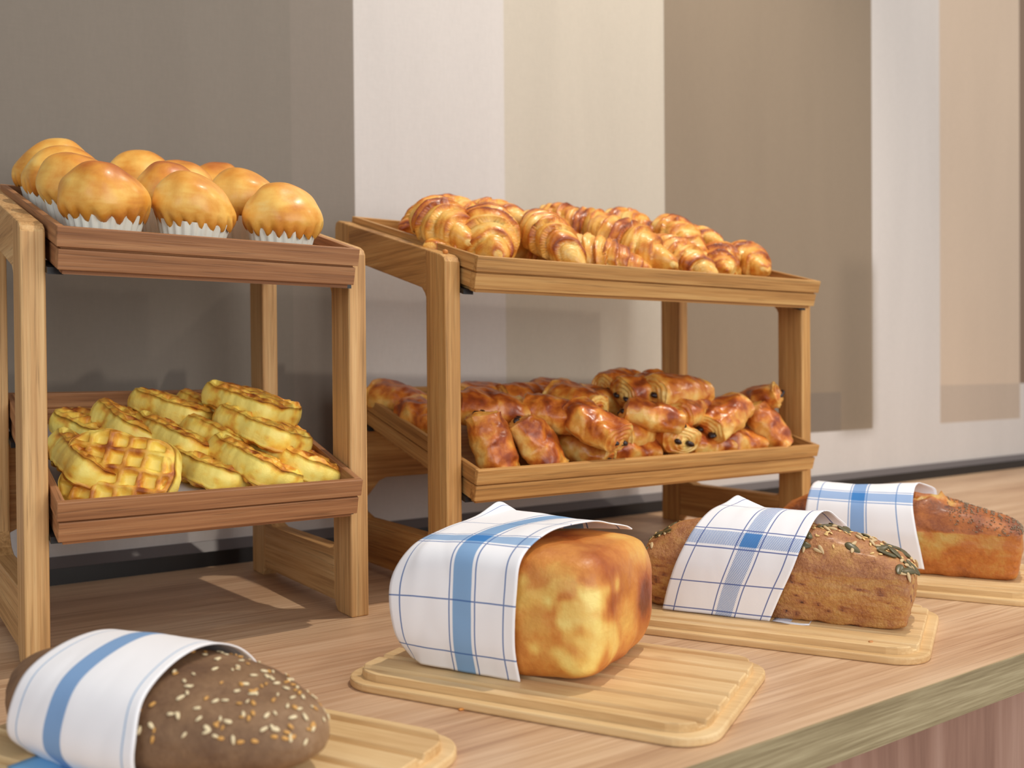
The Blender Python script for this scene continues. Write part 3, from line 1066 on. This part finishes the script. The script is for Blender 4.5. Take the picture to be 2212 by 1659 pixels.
CROISSANTS = [
 ((0.4595, 0.1600, 0.4457), (0.4481, 0.0200, 0.3671), 0.00, 1.10, 0, "large croissant with a pale raised tip at the tray's left end"),
 ((0.4454, 0.1850, 0.4176), (0.4921, 0.2300, 0.4482), 0.00, 0.80, 1, "small croissant end at the tray's far left, behind the large one"),
 ((0.5198, 0.1000, 0.4280), (0.4657, 0.0050, 0.3606), 0.20, 1.18, 2, 'glossy dark croissant standing almost upright at the front, tip up'),
 ((0.5732, 0.0850, 0.4194), (0.5720, 0.0050, 0.3630), -0.20, 1.05, 3, 'ridged croissant right of the upright glossy one'),
 ((0.6119, 0.0600, 0.3945), (0.6695, 0.0140, 0.3652), 0.30, 1.00, 4, 'low croissant in the middle front with two dark brown bands'),
 ((0.6866, 0.1100, 0.4274), (0.7200, 0.0080, 0.3681), 0.00, 1.20, 0, 'long pale croissant sloping down right of the dark-banded one'),
 ((0.8026, 0.2000, 0.4587), (0.8053, 0.1200, 0.4288), 0.10, 1.00, 1, 'croissant raised above the others at the back, dark tip up'),
 ((0.8369, 0.1400, 0.4449), (0.8194, 0.0500, 0.3903), -0.30, 1.05, 2, 'slender yellow croissant with a dark tip, right of the raised one'),
 ((0.7599, 0.0600, 0.4027), (0.7745, 0.0020, 0.3678), 0.40, 0.95, 3, 'knobbly brown croissant low at the front, before the slender one'),
 ((0.9061, 0.0750, 0.4082), (0.8183, 0.0050, 0.3645), 0.20, 0.95, 4, "round finely ridged croissant near the tray's right end"),
 ((0.9484, 0.1000, 0.4138), (0.9021, 0.0100, 0.3695), 0.00, 0.95, 0, 'last croissant at the right end of the heap, pale tip down'),
 ((0.5191, 0.2350, 0.4471), (0.5391, 0.1650, 0.4331), 0.00, 1.00, 2, 'brown croissant behind the large one on the left'),
 ((0.7056, 0.2300, 0.4526), (0.7176, 0.1700, 0.4397), 0.00, 1.00, 4, 'brown croissant at the back, just right of the ridged one'),
 ((0.6268, 0.1500, 0.4302), (0.6264, 0.0800, 0.4013), 0.00, 1.00, 1, 'pale croissant lying behind the ridged one'),
 ((0.9053, 0.1550, 0.4306), (0.8956, 0.1000, 0.4207), 0.00, 0.85, 3, 'small brown croissant peeping out behind the round one'),
 ((0.7012, 0.1800, 0.4441), (0.7270, 0.1200, 0.4258), 0.30, 1.00, 0, 'golden croissant in the back row behind the long pale one'),
 ((0.5688, 0.2000, 0.4417), (0.5820, 0.1500, 0.4312), 0.00, 1.00, 3, 'croissant half hidden behind the upright glossy one'),
 ((0.5097, 0.0548, 0.3716), (0.4103, 0.0652, 0.3745), 0, .92, 0, 'croissant underneath the heap, hidden by the ones on top'),
 ((0.5073, 0.1205, 0.3897), (0.4927, 0.2195, 0.4169), 0, .92, 1, 'croissant underneath the heap, hidden by the ones on top'),
 ((0.6098, 0.0856, 0.3801), (0.5102, 0.0944, 0.3825), 0, .92, 2, 'croissant underneath the heap, hidden by the ones on top'),
 ((0.6512, 0.1509, 0.3981), (0.5888, 0.2291, 0.4196), 0, .92, 3, 'croissant underneath the heap, hidden by the ones on top'),
 ((0.6891, 0.0093, 0.3591), (0.6309, 0.0907, 0.3815), 0, .92, 4, 'croissant underneath the heap, hidden by the ones on top'),
 ((0.6811, 0.0986, 0.3837), (0.7589, 0.1614, 0.4010), 0, .92, 0, 'croissant underneath the heap, hidden by the ones on top'),
 ((0.8299, 0.0462, 0.3693), (0.7301, 0.0538, 0.3714), 0, .92, 1, 'croissant underneath the heap, hidden by the ones on top'),
 ((0.7500, 0.1790, 0.4058), (0.8500, 0.1810, 0.4063), 0, .92, 2, 'croissant underneath the heap, hidden by the ones on top'),
 ((0.8150, 0.0243, 0.3633), (0.8850, 0.0957, 0.3829), 0, .92, 3, 'croissant underneath the heap, hidden by the ones on top'),
 ((0.8698, 0.0911, 0.3816), (0.8902, 0.1889, 0.4085), 0, .92, 4, 'croissant underneath the heap, hidden by the ones on top'),
]
PAINS = [
 ((0.4617, 0.0336, 0.1833), (0.4743, 0.0192, 0.1323), 0.00, 1.00, 0, 'glossy roll standing in the front left corner, chocolate at its top end'),
 ((0.5125, 0.0301, 0.1764), (0.5382, 0.0106, 0.1300), 0.10, 1.00, 1, 'flaky roll beside the front left corner roll'),
 ((0.5862, 0.0571, 0.1568), (0.6157, 0.0049, 0.1364), 0.00, 1.00, 2, 'low roll behind the tray edge with one dark chocolate end'),
 ((0.5802, 0.0294, 0.1912), (0.5985, -0.0379, 0.1587), 0.00, 1.02, 3, 'dark glossy roll on top of the pile pointing at the viewer'),
 ((0.5420, 0.0619, 0.1941), (0.5785, 0.0291, 0.1831), 0.20, 0.95, 0, 'roll with a pale side and browned top, left of the dark glossy roll'),
 ((0.4718, 0.0883, 0.1954), (0.5256, 0.0718, 0.1888), 0.10, 1.15, 1, 'big dark roll leaning on the leg behind the corner roll'),
 ((0.6108, 0.0998, 0.2085), (0.6302, 0.0403, 0.1922), 0.00, 1.00, 2, 'dark red-brown roll behind the dark glossy one'),
 ((0.6369, 0.0314, 0.1457), (0.7040, 0.0261, 0.1403), 0.30, 0.95, 3, 'low roll almost hidden behind the middle of the tray edge'),
 ((0.7492, 0.0743, 0.1635), (0.7240, -0.0188, 0.1499), 0.10, 1.05, 0, 'roll showing two chocolate ends at the front, right of centre'),
 ((0.6773, 0.0303, 0.1854), (0.7179, 0.0019, 0.1736), -0.20, 1.00, 1, 'yellowish roll lying above the one with two chocolate ends'),
 ((0.8424, 0.0106, 0.1900), (0.7763, -0.0011, 0.1628), 0.10, 1.05, 2, 'round roll end facing the viewer with two chocolate spots'),
 ((0.8090, 0.0164, 0.1456), (0.8750, 0.0096, 0.1397), 0.00, 1.00, 3, 'dark roll wedged under the round roll end'),
 ((0.8855, 0.0168, 0.1837), (0.9070, -0.0072, 0.1391), 0.10, 1.00, 0, 'shiny roll leaning at the right end of the tray'),
 ((0.8940, 0.0487, 0.1845), (0.9135, 0.0104, 0.2019), 0.30, 0.95, 1, 'pale-ended roll sticking up at the back right corner'),
 ((0.7293, 0.0467, 0.2099), (0.8019, 0.0420, 0.2086), 0.00, 1.15, 2, 'large roll crowning the pile at the back'),
 ((0.6943, 0.0665, 0.2074), (0.7655, 0.0692, 0.2181), 0.20, 1.00, 3, 'roll with a pale end, left of the one crowning the pile'),
 ((0.6993, 0.1087, 0.2170), (0.7587, 0.1271, 0.2260), 0.00, 0.90, 0, 'small-looking roll at the very back, left of the crown of the pile'),
 ((0.7214, 0.0070, 0.1790), (0.8121, 0.0436, 0.1931), 0.00, 0.95, 1, 'pale roll tucked under the crown of the pile'),
 ((0.6442, 0.0270, 0.1585), (0.7158, 0.0471, 0.1660), 0.00, 1.00, 2, 'orange roll wedged behind the dark glossy roll'),
 ((0.6817, 0.1160, 0.1990), (0.7235, 0.1043, 0.1958), 0.00, 1.00, 3, 'roll in the back row with a chocolate spot facing forward'),
 ((0.5713, 0.1511, 0.2026), (0.6226, 0.1533, 0.2032), 0.00, 1.00, 0, 'dull brown roll in the back row behind the pale-sided one'),
 ((0.6362, 0.1739, 0.2069), (0.6886, 0.1831, 0.2114), 0.00, 0.95, 1, 'pale roll in the back row next to the tray wall'),
 ((0.4398, 0.2365, 0.2081), (0.4615, 0.1915, 0.1957), 0.00, 1.05, 2, "lone roll seen left of the stand's front leg, next to the other stand"),
 ((0.4437, 0.1651, 0.1885), (0.4544, 0.1172, 0.1733), 0.00, 1.00, 3, "roll half hidden behind the wide stand's left front leg"),
 ((0.7701, 0.0155, 0.1434), (0.8034, 0.0112, 0.1401), 0.00, 0.90, 1, 'small piece of roll between the two front rolls on the right'),
 ((0.5259, 0.1751, 0.2032), (0.5786, 0.1854, 0.2061), 0.00, 1.00, 2, 'roll at the back left, above the big dark roll'),
 ((0.5252, 0.0910, 0.1661), (0.5776, 0.1019, 0.1691), 0.00, 0.95, 3, 'roll below the big dark roll and its neighbour'),
 ((0.5869, 0.1176, 0.1699), (0.5331, 0.1624, 0.1822), 0, .95, 0, 'chocolate roll underneath the pile, hidden by the ones on top'),
 ((0.5915, 0.1796, 0.1870), (0.6485, 0.2204, 0.1982), 0, .95, 1, 'chocolate roll underneath the pile, hidden by the ones on top'),
 ((0.7118, 0.1054, 0.1665), (0.6482, 0.1346, 0.1746), 0, .95, 2, 'chocolate roll underneath the pile, hidden by the ones on top'),
 ((0.7349, 0.0581, 0.1536), (0.6651, 0.0619, 0.1546), 0, .95, 3, 'chocolate roll underneath the pile, hidden by the ones on top'),
 ((0.7095, 0.1528, 0.1796), (0.7705, 0.1872, 0.1891), 0, .95, 0, 'chocolate roll underneath the pile, hidden by the ones on top'),
 ((0.7905, 0.0666, 0.1559), (0.7695, 0.1334, 0.1743), 0, .95, 1, 'chocolate roll underneath the pile, hidden by the ones on top'),
 ((0.8050, 0.1590, 0.1813), (0.8750, 0.1610, 0.1818), 0, .95, 2, 'chocolate roll underneath the pile, hidden by the ones on top'),
 ((0.8678, 0.0572, 0.1533), (0.8922, 0.1228, 0.1713), 0, .95, 3, 'chocolate roll underneath the pile, hidden by the ones on top'),
 ((0.8653, 0.1952, 0.1912), (0.9347, 0.2048, 0.1939), 0, .95, 0, 'chocolate roll underneath the pile, hidden by the ones on top'),
 ((0.6847, 0.1952, 0.1913), (0.6153, 0.2048, 0.1939), 0, .95, 1, 'chocolate roll underneath the pile, hidden by the ones on top'),
 ((0.7930, 0.1757, 0.1859), (0.8070, 0.2443, 0.2048), 0, .95, 2, 'chocolate roll underneath the pile, hidden by the ones on top'),
]
CR1 = (0.6295, -0.3857, 0.0008)
CR2 = (0.6229, -0.3839, 0.0070)
CR3 = (0.5795, -0.3708, 0.0125)
CR4 = (0.2385, -0.2778, 0.0008)


# ------------------------------------------------------------------ buns in paper cups
def make_bun(seed):
    """dome swelling over a pleated cup; local origin at the cup's foot"""
    rng_ = random.Random(seed)
    t = empty('bun', (0, 0, 0))
    n, m = 40, 96
    V, bk = [], []
    ph = rng_.uniform(0, 6)
    for i in range(n + 1):
        q = i / n
        for j in range(m):
            f = 2 * math.pi * j / m
            lob = .5 + .5 * math.cos(18 * f + 1.4 * math.sin(f * 2 + ph))
            # profile: from the cup's rim out to the widest ring and up over the dome
            if q < .22:
                k_ = q / .22
                lb_ = lob ** .7
                r = .0300 + (.0378 - .0300) * math.sin(k_ * math.pi / 2) ** .8
                z = .0325 + .0105 * k_ - .0062 * lb_ * (1 - k_) ** .8
                r += .0012 * lb_ * (1 - k_) ** 1.0 - .0006 * (1 - lb_) * math.sin(k_ * math.pi)
            else:
                k_ = (q - .22) / .78
                r = .0378 * math.cos(k_ * math.pi / 2) ** .88
                z = .0430 + .0330 * math.sin(k_ * math.pi / 2) ** 1.25
            V.append((r * math.cos(f), r * math.sin(f), z))
    V = np.array(V)
    Nn = V - np.array([0, 0, .043])
    Nn = Nn / np.linalg.norm(Nn, axis=1)[:, None]
    d = nz(V, 26, seed * 3.1, 2)
    V = V + Nn * (d * .0045)[:, None]
    V[:, 0] += (V[:, 2] - .04) * rng_.uniform(-.18, .18)
    V[:, 1] += (V[:, 2] - .04) * rng_.uniform(-.18, .18)
    hgt = (V[:, 2] - .03) / .047
    bk = .42 + (.06 if seed == 1 else 0) + nz(V, 24, seed * 2.3, 3) * .34 + .24 * sstep(hgt, .60, 1.0)
    st_ = np.array([mn.noise(Vector((q[0] * 60, q[1] * 60, q[2] * 240 + seed))) for q in V])
    bk -= .16 * np.abs(st_) * (1 - sstep(hgt, .6, .9))
    bk += .14 * (1 - sstep(hgt, .02, .22))
    F = grid_faces(n + 1, m, True)
    build('bun_dough', V, F, bun_crust, t, loc=(0, 0, 0), attr={'bake': bk})
    # pleated paper cup
    V = []
    m2 = 144
    for i in range(8):
        q = i / 7
        for j in range(m2):
            f = 2 * math.pi * j / m2
            pl = math.cos(24 * f)
            r = .0245 + .0080 * q + .0011 * pl * (.4 + .6 * q)
            z = .0005 + .0335 * q
            V.append((r * math.cos(f), r * math.sin(f), z))
    F = grid_faces(8, m2, True)
    V.append((0, 0, .0005))
    F += [(len(V) - 1, (j + 1) % m2, j) for j in range(m2)]
    c = build('paper_cup', V, F, paper_mat(), t, loc=(0, 0, 0), smooth=False)
    sd = c.modifiers.new('thickness', 'SOLIDIFY')
    sd.thickness = .0003
    c['label'] = 'white pleated paper cup'
    return t


def tray_rot(rz=0.0, tilt=0.0):
    return Matrix.Rotation(tilt, 4, 'Z') @ Matrix.Rotation(SL, 4, 'X') @ Matrix.Rotation(rz, 4, 'Z')


def top_z(y):
    return .357 + .275 * (y + .033) - .027


def bot_z(y):
    return .139 + .275 * (y + .033) - .027


BUNS = [
    (.066, .0125, 0, 'bun with the darkest browned top, front left corner of its tray'),
    (.139, .0125, 1, 'folded-looking bun in the middle of the front row in the small tray'),
    (.222, .0125, 2, 'large smooth bun at the right end of the front row in the small tray'),
    (.064, .0880, 3, 'pale bun with a tiny pit, right behind the darkest bun'),
    (.141, .0880, 0, 'bun half hidden behind the folded-looking middle bun'),
    (.214, .0880, 1, 'bun right behind the large smooth bun on the right'),
    (.060, .1640, 2, 'bun third from the front in the left column'),
    (.172, .1640, 3, 'pale yellow bun in the centre of the tray, third row'),
    (.064, .2400, 1, 'tallest-looking bun in the back left corner of the small tray'),
    (.148, .2400, 2, 'single bun at the back between two columns of buns'),
    (.225, .2400, 0, 'small pale bun at the back right of the small tray'),
]
bproto = [make_bun(s_) for s_ in (1, 2, 3, 4)]
used = set()
rng = random.Random(3)
for x, y, k_, lb in BUNS:
    b_ = bproto[k_] if k_ not in used else dup(bproto[k_])
    used.add(k_)
    M = Matrix.Translation((x, y, top_z(y) + .0005 + CT)) @ Matrix.Rotation(SL * .75, 4, 'X') @ Matrix.Rotation(rng.uniform(-.05, .05), 4, 'Y') @ Matrix.Rotation(rng.uniform(0, 6.28), 4, 'Z')
    s_ = .97 + rng.uniform(-.03, .04)
    b_.matrix_world = M @ Matrix.Scale(s_, 4)
    tag(b_, lb, 'bun', 'golden buns in white paper cups')


# ------------------------------------------------------------------ waffles
def make_waffle(seed):
    rng_ = random.Random(seed)
    N = 72
    hx, hy, hz = .0470, .0360, .0142
    lin_ = np.linspace(-1, 1, N)
    A, B = np.meshgrid(lin_, lin_, indexing='ij')
    A, B = A.ravel(), B.ravel()
    e = 3.6
    mx = np.maximum(np.abs(A), np.abs(B))
    rr = (np.abs(A) ** e + np.abs(B) ** e) ** (1 / e) + 1e-9
    k_ = mx / rr
    ang = np.arctan2(B, A)
    wob = 1 + .035 * np.sin(ang * 3 + seed) + .02 * np.sin(ang * 7 + seed * 2)
    X, Y = A * k_ * hx * wob, B * k_ * hy * wob
    pitch = .0168
    gx = np.abs(((X / pitch + .5 + .23 * seed) % 1) - .5) * 2        # 1 at ridge
    gy = np.abs(((Y / pitch + .5 + .31 * seed) % 1) - .5) * 2
    ridge = np.maximum(sstep(gx, .50, .84), sstep(gy, .50, .84))
    edge = 1 - sstep(mx, .84, .97)
    pocket = (1 - ridge) * edge
    P0 = np.stack([X, Y, np.zeros_like(X)], 1)
    low = nz(P0, 35, seed, 2) * .0022
    rnd = .0035 * sstep(mx, .90, 1.0)
    V, bk = [], []
    for sg in (1, -1):
        z = sg * (hz + low - pocket * .0072 - rnd)
        V.append(np.stack([X, Y, z], 1))
        b_ = .44 + .20 * ridge * edge - .30 * pocket + nz(P0, 50, seed + sg * 4, 3) * .60 + .10 * sstep(mx, .8, .95)
        bk.append(b_)
    V = np.concatenate(V)
    bk = np.concatenate(bk)
    V += np.stack([nz(V, 90, 50 + seed + a_ * 9, 2) for a_ in range(3)], 1) * .0012
    F = grid_faces(N, N)
    F = [f[::-1] for f in F] + [tuple(i + N * N for i in f) for f in F]
    F = [f[::-1] for f in F]
    # rim
    ring = [i * N for i in range(N)] + [(N - 1) * N + j for j in range(1, N)] + [i * N + N - 1 for i in range(N - 2, -1, -1)] + [j for j in range(N - 2, 0, -1)]
    K = 6
    rows = [ring]
    VV, bb = list(map(tuple, V)), list(bk)
    for q in range(1, K):
        f_ = q / K
        row = []
        for r_ in ring:
            a_, b_ = V[r_], V[r_ + N * N]
            c_ = a_ * (1 - f_) + b_ * f_
            out = 1 + .055 * math.sin(math.pi * f_) + .010 * mn.noise(Vector((c_[0] * 80, c_[1] * 80, f_ * 4 + seed)))
            row.append(len(VV))
            VV.append((c_[0] * out, c_[1] * out, c_[2]))
            bb.append(.10 + .75 * mn.fractal(Vector((c_[0] * 70 + seed, c_[1] * 70, c_[2] * 110)), 1, 2, 2) + .30 * (abs(f_ - .5) * 2) ** 4)
        rows.append(row)
    rows.append([r_ + N * N for r_ in ring])
    L_ = len(ring)
    for q in range(K):
        for i in range(L_):
            j = (i + 1) % L_
            F.append((rows[q][i], rows[q + 1][i], rows[q + 1][j], rows[q][j]))
    return build('waffle', VV, F, waffle_crust, None, (0, 0, 0), attr={'bake': bb})


wproto = [make_waffle(s_) for s_ in (1, 2, 3)]
used = set()
for k_, (px, py, pz, e1, nn, sc, lb) in enumerate(WAFFLES):
    q = k_ % 3
    w_ = wproto[q] if q not in used else wproto[q].copy()
    if q in used:
        C.objects.link(w_)
    used.add(q)
    e1 = Vector(e1).normalized()
    nn = Vector(nn)
    nn = (nn - e1 * nn.dot(e1)).normalized()
    e2 = nn.cross(e1)
    M = Matrix((e1, e2, nn)).transposed().to_4x4()
    M.translation = Vector((px, py, pz + CT))
    w_.matrix_world = M @ Matrix.Scale(sc, 4)
    tag(w_, lb, 'waffle', 'thick yellow waffles in the small tray')

# the sheet under the waffles, showing at two spots
V, F = [], []
for i in range(13):
    for j in range(13):
        V.append((.031 + i * .0199, .0 + j * .0208, 0))
V = [(x, y - .010, bot_z(y - .010) + .0012 + .0005 * math.sin(x * 90)) for x, y, z in V]
o = build('paper_liner', V, grid_faces(13, 13), plain('white_paper', lin(232, 230, 228), .7), None)
sd = o.modifiers.new('thickness', 'SOLIDIFY')
sd.thickness = .0003
tag(o, 'white paper sheet lying under the waffles', 'paper')


# ------------------------------------------------------------------ croissants
def make_croissant(seed):
    rng_ = random.Random(seed)
    NS, NP = 170, 56
    L_, R0 = .112, .0240
    S_ = np.linspace(-1, 1, NS)
    cur = rng_.uniform(.003, .011)
    tw = rng_.uniform(-.5, .5)
    NW = rng_.uniform(3.0, 4.0)
    slant = rng_.uniform(.55, .85)
    V, bk = [], []
    for i, s_ in enumerate(S_):
        a_ = abs(s_)
        R = (R0 - .0045) * (1 - a_ ** 1.7) ** .95 + .0062 * (1 - a_ ** 9) ** .5 + .0003
        sg = 1 if s_ > 0 else -1
        x = s_ * L_ / 2
        yc = -cur * (1 - s_ * s_) * 2
        for j in range(NP):
            f = 2 * math.pi * j / NP
            wn = mn.noise(Vector((s_ * 1.6 + seed * 5, math.cos(f) * .8, math.sin(f) * .8)))
            k_ = NW * a_ ** .85 + slant * math.sin(f + tw) * sg * (1 - .5 * a_) + .5 * wn + .42
            fr = k_ - math.floor(k_)
            id_ = math.floor(k_)
            stp = .5 - fr
            fd = fr if fr < .5 else fr - 1
            dip = math.exp(-(fd / .035) ** 2)
            lam = math.sin(k_ * 2 * math.pi * 9 + wn * 5)
            strip = (1 - fr) ** 1.5
            amp = min(1, 1.5 * (1 - a_) + .3)
            rr = R * (1 - .27 * stp * amp - .10 * dip * amp + .036 * lam * strip + .014 * math.sin(k_ * 2 * math.pi * 3.0 + f))
            y = math.cos(f) * rr * 1.12
            z = math.sin(f) * rr * .92
            if z < -R * .62:
                z = -R * .62 + (z + R * .62) * .25
            V.append((x + .002 * math.sin(f) * sg, y + yc, z))
            crest = math.exp(-((1 - fr) / .22) ** 2)
            b_ = .27 + .36 * crest * (.6 + .4 * math.sin(f)) - .10 * dip + .10 * math.sin(f) + .08 * math.sin(id_ * 2.1 + seed)
            b_ += .10 * sstep(a_, .9, 1) - .09 * lam * strip
            bk.append(b_)
    V = np.array(V)
    bk = np.array(bk) + nz(V, 38, seed * 1.9, 3) * .50
    V = V + np.stack([nz(V, 45, seed + a_ * 7, 2) for a_ in range(3)], 1) * .0018
    V[:, 2] += .012
    F = grid_faces(NS, NP, True)
    V = list(map(tuple, V))
    for end, c_ in ((0, -1), (NS - 1, 1)):
        ctr = np.mean([V[end * NP + j] for j in range(NP)], axis=0)
        V.append(tuple(ctr))
        ci = len(V) - 1
        for j in range(NP):
            a_, b_ = end * NP + j, end * NP + (j + 1) % NP
            F.append((ci, b_, a_) if c_ < 0 else (ci, a_, b_))
    bk = np.concatenate([bk, [.5, .5]])
    V = [(x, y, z - .012) for x, y, z in V]
    return build('croissant', V, [f[::-1] for f in F], croissant_crust, None, (0, 0, 0), attr={'bake': bk})


cproto = [make_croissant(s_) for s_ in (1, 2, 3, 4, 5)]
used = set()


def orient(obj, a, b, roll, L0, sc=None, upv=(0, -.2644, .9644)):
    a, b = Vector(a), Vector(b)
    e1 = (b - a).normalized()
    n_ = Vector(upv)
    n_ = (n_ - e1 * n_.dot(e1)).normalized()
    e2 = n_.cross(e1)
    M = Matrix((e1, e2, n_)).transposed().to_4x4() @ Matrix.Rotation(roll, 4, 'X')
    M.translation = (a + b) / 2 + Vector((0, 0, CT))
    s_ = sc if sc else 1.0
    obj.matrix_world = M @ Matrix.Scale(s_, 4)


for k_, (a, b, roll, sc, q, lb) in enumerate(CROISSANTS):
    c_ = cproto[q] if q not in used else cproto[q].copy()
    if q in used:
        C.objects.link(c_)
    used.add(q)
    orient(c_, a, b, roll, .104, sc * 1.05)
    tag(c_, lb, 'croissant', 'croissants heaped in the wide upper tray' if 'underneath' not in lb else 'croissants buried in the lower layer')


# ------------------------------------------------------------------ chocolate rolls
def make_pain(seed):
    rng_ = random.Random(seed * 7)
    t = empty('chocolate_roll', (0, 0, 0))
    NS, NP = 72, 72
    L_, ay, az = .068, .0265, .0205
    V, bk = [], []
    S_ = np.concatenate([np.linspace(-1, -.9, 16)[:-1], np.linspace(-.9, .9, NS - 30), np.linspace(.9, 1, 16)[1:]])
    S_ = list(S_)
    skew = rng_.uniform(-.10, .10)
    for i, s_ in enumerate(S_):
        a_ = abs(s_)
        for j in range(NP):
            f = 2 * math.pi * j / NP
            c_, q_ = math.cos(f), math.sin(f)
            e = 2.5
            r_ = (abs(c_) ** e + abs(q_) ** e) ** (-1 / e)
            body = 1 - .10 * sstep(a_, .55, .9)
            # the rolled sheet's outer end makes a step along one side
            spi = .05 * ((f - 4.0) % (2 * math.pi)) / (2 * math.pi)
            y = c_ * r_ * ay * (body + spi)
            z = q_ * r_ * az * (body + spi)
            if z < 0:
                z *= .78
            V.append((s_ * L_ / 2 * (1 + skew * c_ * .5), y, z))
            b_ = .27 + .34 * sstep(z / az, -.2, .85) - .14 * sstep(a_, .68, .92) - .08 * sstep(-z / az, .2, .7)
            bk.append(b_)
    n_body = len(V)
    F = grid_faces(len(S_), NP, True)
    # the two ends show the coiled layers
    for sg, base in ((-1, 0), (1, (len(S_) - 1) * NP)):
        prev = [base + j for j in range(NP)]
        K = 20
        for q in range(1, K + 1):
            f_ = q / K
            row = []
            for j in range(NP):
                b0 = V[base + j]
                sc_ = 1 - f_
                lay = math.sin((f_ * 4.5 + j / NP + .25 * mn.noise(Vector((b0[1] * 90, b0[2] * 90, seed)))) * 2 * math.pi)
                dep = .0050 * math.sin(f_ * math.pi / 2) + .0009 * lay * (1 - f_ * .5)
                row.append(len(V))
                V.append((b0[0] + sg * dep, b0[1] * sc_, b0[2] * sc_ - .001 * f_))
                bk.append(.20 + .10 * lay + .12 * (1 - f_))
            for j in range(NP):
                a_, b_ = prev[j], prev[(j + 1) % NP]
                c_, d_ = row[(j + 1) % NP], row[j]
                F.append((a_, b_, c_, d_) if sg > 0 else (a_, d_, c_, b_))
            prev = row
    V = np.array(V)
    bk = np.array(bk) + nz(V, 50, seed * 2.7, 3) * .46
    V = V + np.stack([nz(V, 38, seed + a_ * 5, 2) for a_ in range(3)], 1) * .0042 + np.stack([nz(V, 150, seed + a_ * 5, 2) for a_ in range(3)], 1) * .0007
    Fb = []
    for f in F:
        Fb.append(f)
    o_ = build('roll_dough', V, Fb, pain_crust, t, loc=(0, 0, 0), attr={'bake': bk})
    for sg in (-1, 1):
        for yy, zz in ((-.0088, .0010), (.0090, -.0030)):
            n = 8
            VV, FF = [], []
            for i in range(n + 1):
                q = -1 + 2 * i / n
                w = (1 - abs(q) ** 4) ** .5
                for j in range(12):
                    f = 2 * math.pi * j / 12
                    VV.append((q * .0080, math.cos(f) * .0056 * w, math.sin(f) * .0034 * w))
            FF = grid_faces(n + 1, 12, True)
            c = build('chocolate_stick', VV, FF, chocolate, t, loc=(sg * .0345, yy + rng_.uniform(-.001, .001), zz))
            c.rotation_euler = (rng_.uniform(-.5, .5), rng_.uniform(-.2, .2), 0)
    return t


pproto = [make_pain(s_) for s_ in (1, 2, 3, 4)]
used = set()
for k_, (a, b, roll, sc, q, lb) in enumerate(PAINS):
    c_ = pproto[q] if q not in used else dup(pproto[q])
    used.add(q)
    orient(c_, a, b, roll, .070, sc)
    tag(c_, lb, 'pastry', 'chocolate rolls heaped in the wide lower tray' if 'underneath' not in lb else 'chocolate rolls buried in the lower layer')


# ------------------------------------------------------------------ crumbs
def crumb(name, loc, s_, mat, label, cat, seed):
    P = superq(tan_even(cube_sphere(4)[0]), 3)
    V = P * np.array(s_) * (1 + nz(P, 1.3, seed, 1) * .3)[:, None]
    o_ = build(name, V, cube_sphere(4)[1], mat, None, loc)
    tag(o_, label, cat)
    return o_


crumb('pastry_crumb', s2(.0095, .0150)[:2] + (HF + .268 * .015 + .0022,), (.0028, .0024, .0022), plain('crumb_gold', lin(206, 134, 64), .6), 'golden flake of croissant lying on the wide stand\'s front corner', 'crumb', 1)
crumb('sesame_crumb', CR1, (.0022, .0012, .0008), sesame, 'sesame seed fallen on the counter past the seeded loaf\'s board', 'seed', 2)
crumb('sesame_crumb', CR2, (.0018, .0011, .0008), sesame, 'sesame seed on the rim of the seeded loaf\'s board', 'seed', 3)
crumb('bread_crumb', CR3, (.0022, .0014, .0009), plain('crumb_brown', lin(196, 134, 78), .6), 'brown crumb on the ribbed top of the seeded loaf\'s board', 'crumb', 4)
crumb('bread_crumb', CR4, (.0020, .0013, .0008), plain('crumb_orange', lin(214, 142, 62), .6), 'orange crumb on the counter in front of the brioche board', 'crumb', 5)
for p_ in list(bpy.data.objects):
    if p_.type == 'EMPTY' and not p_.children:
        bpy.data.objects.remove(p_)
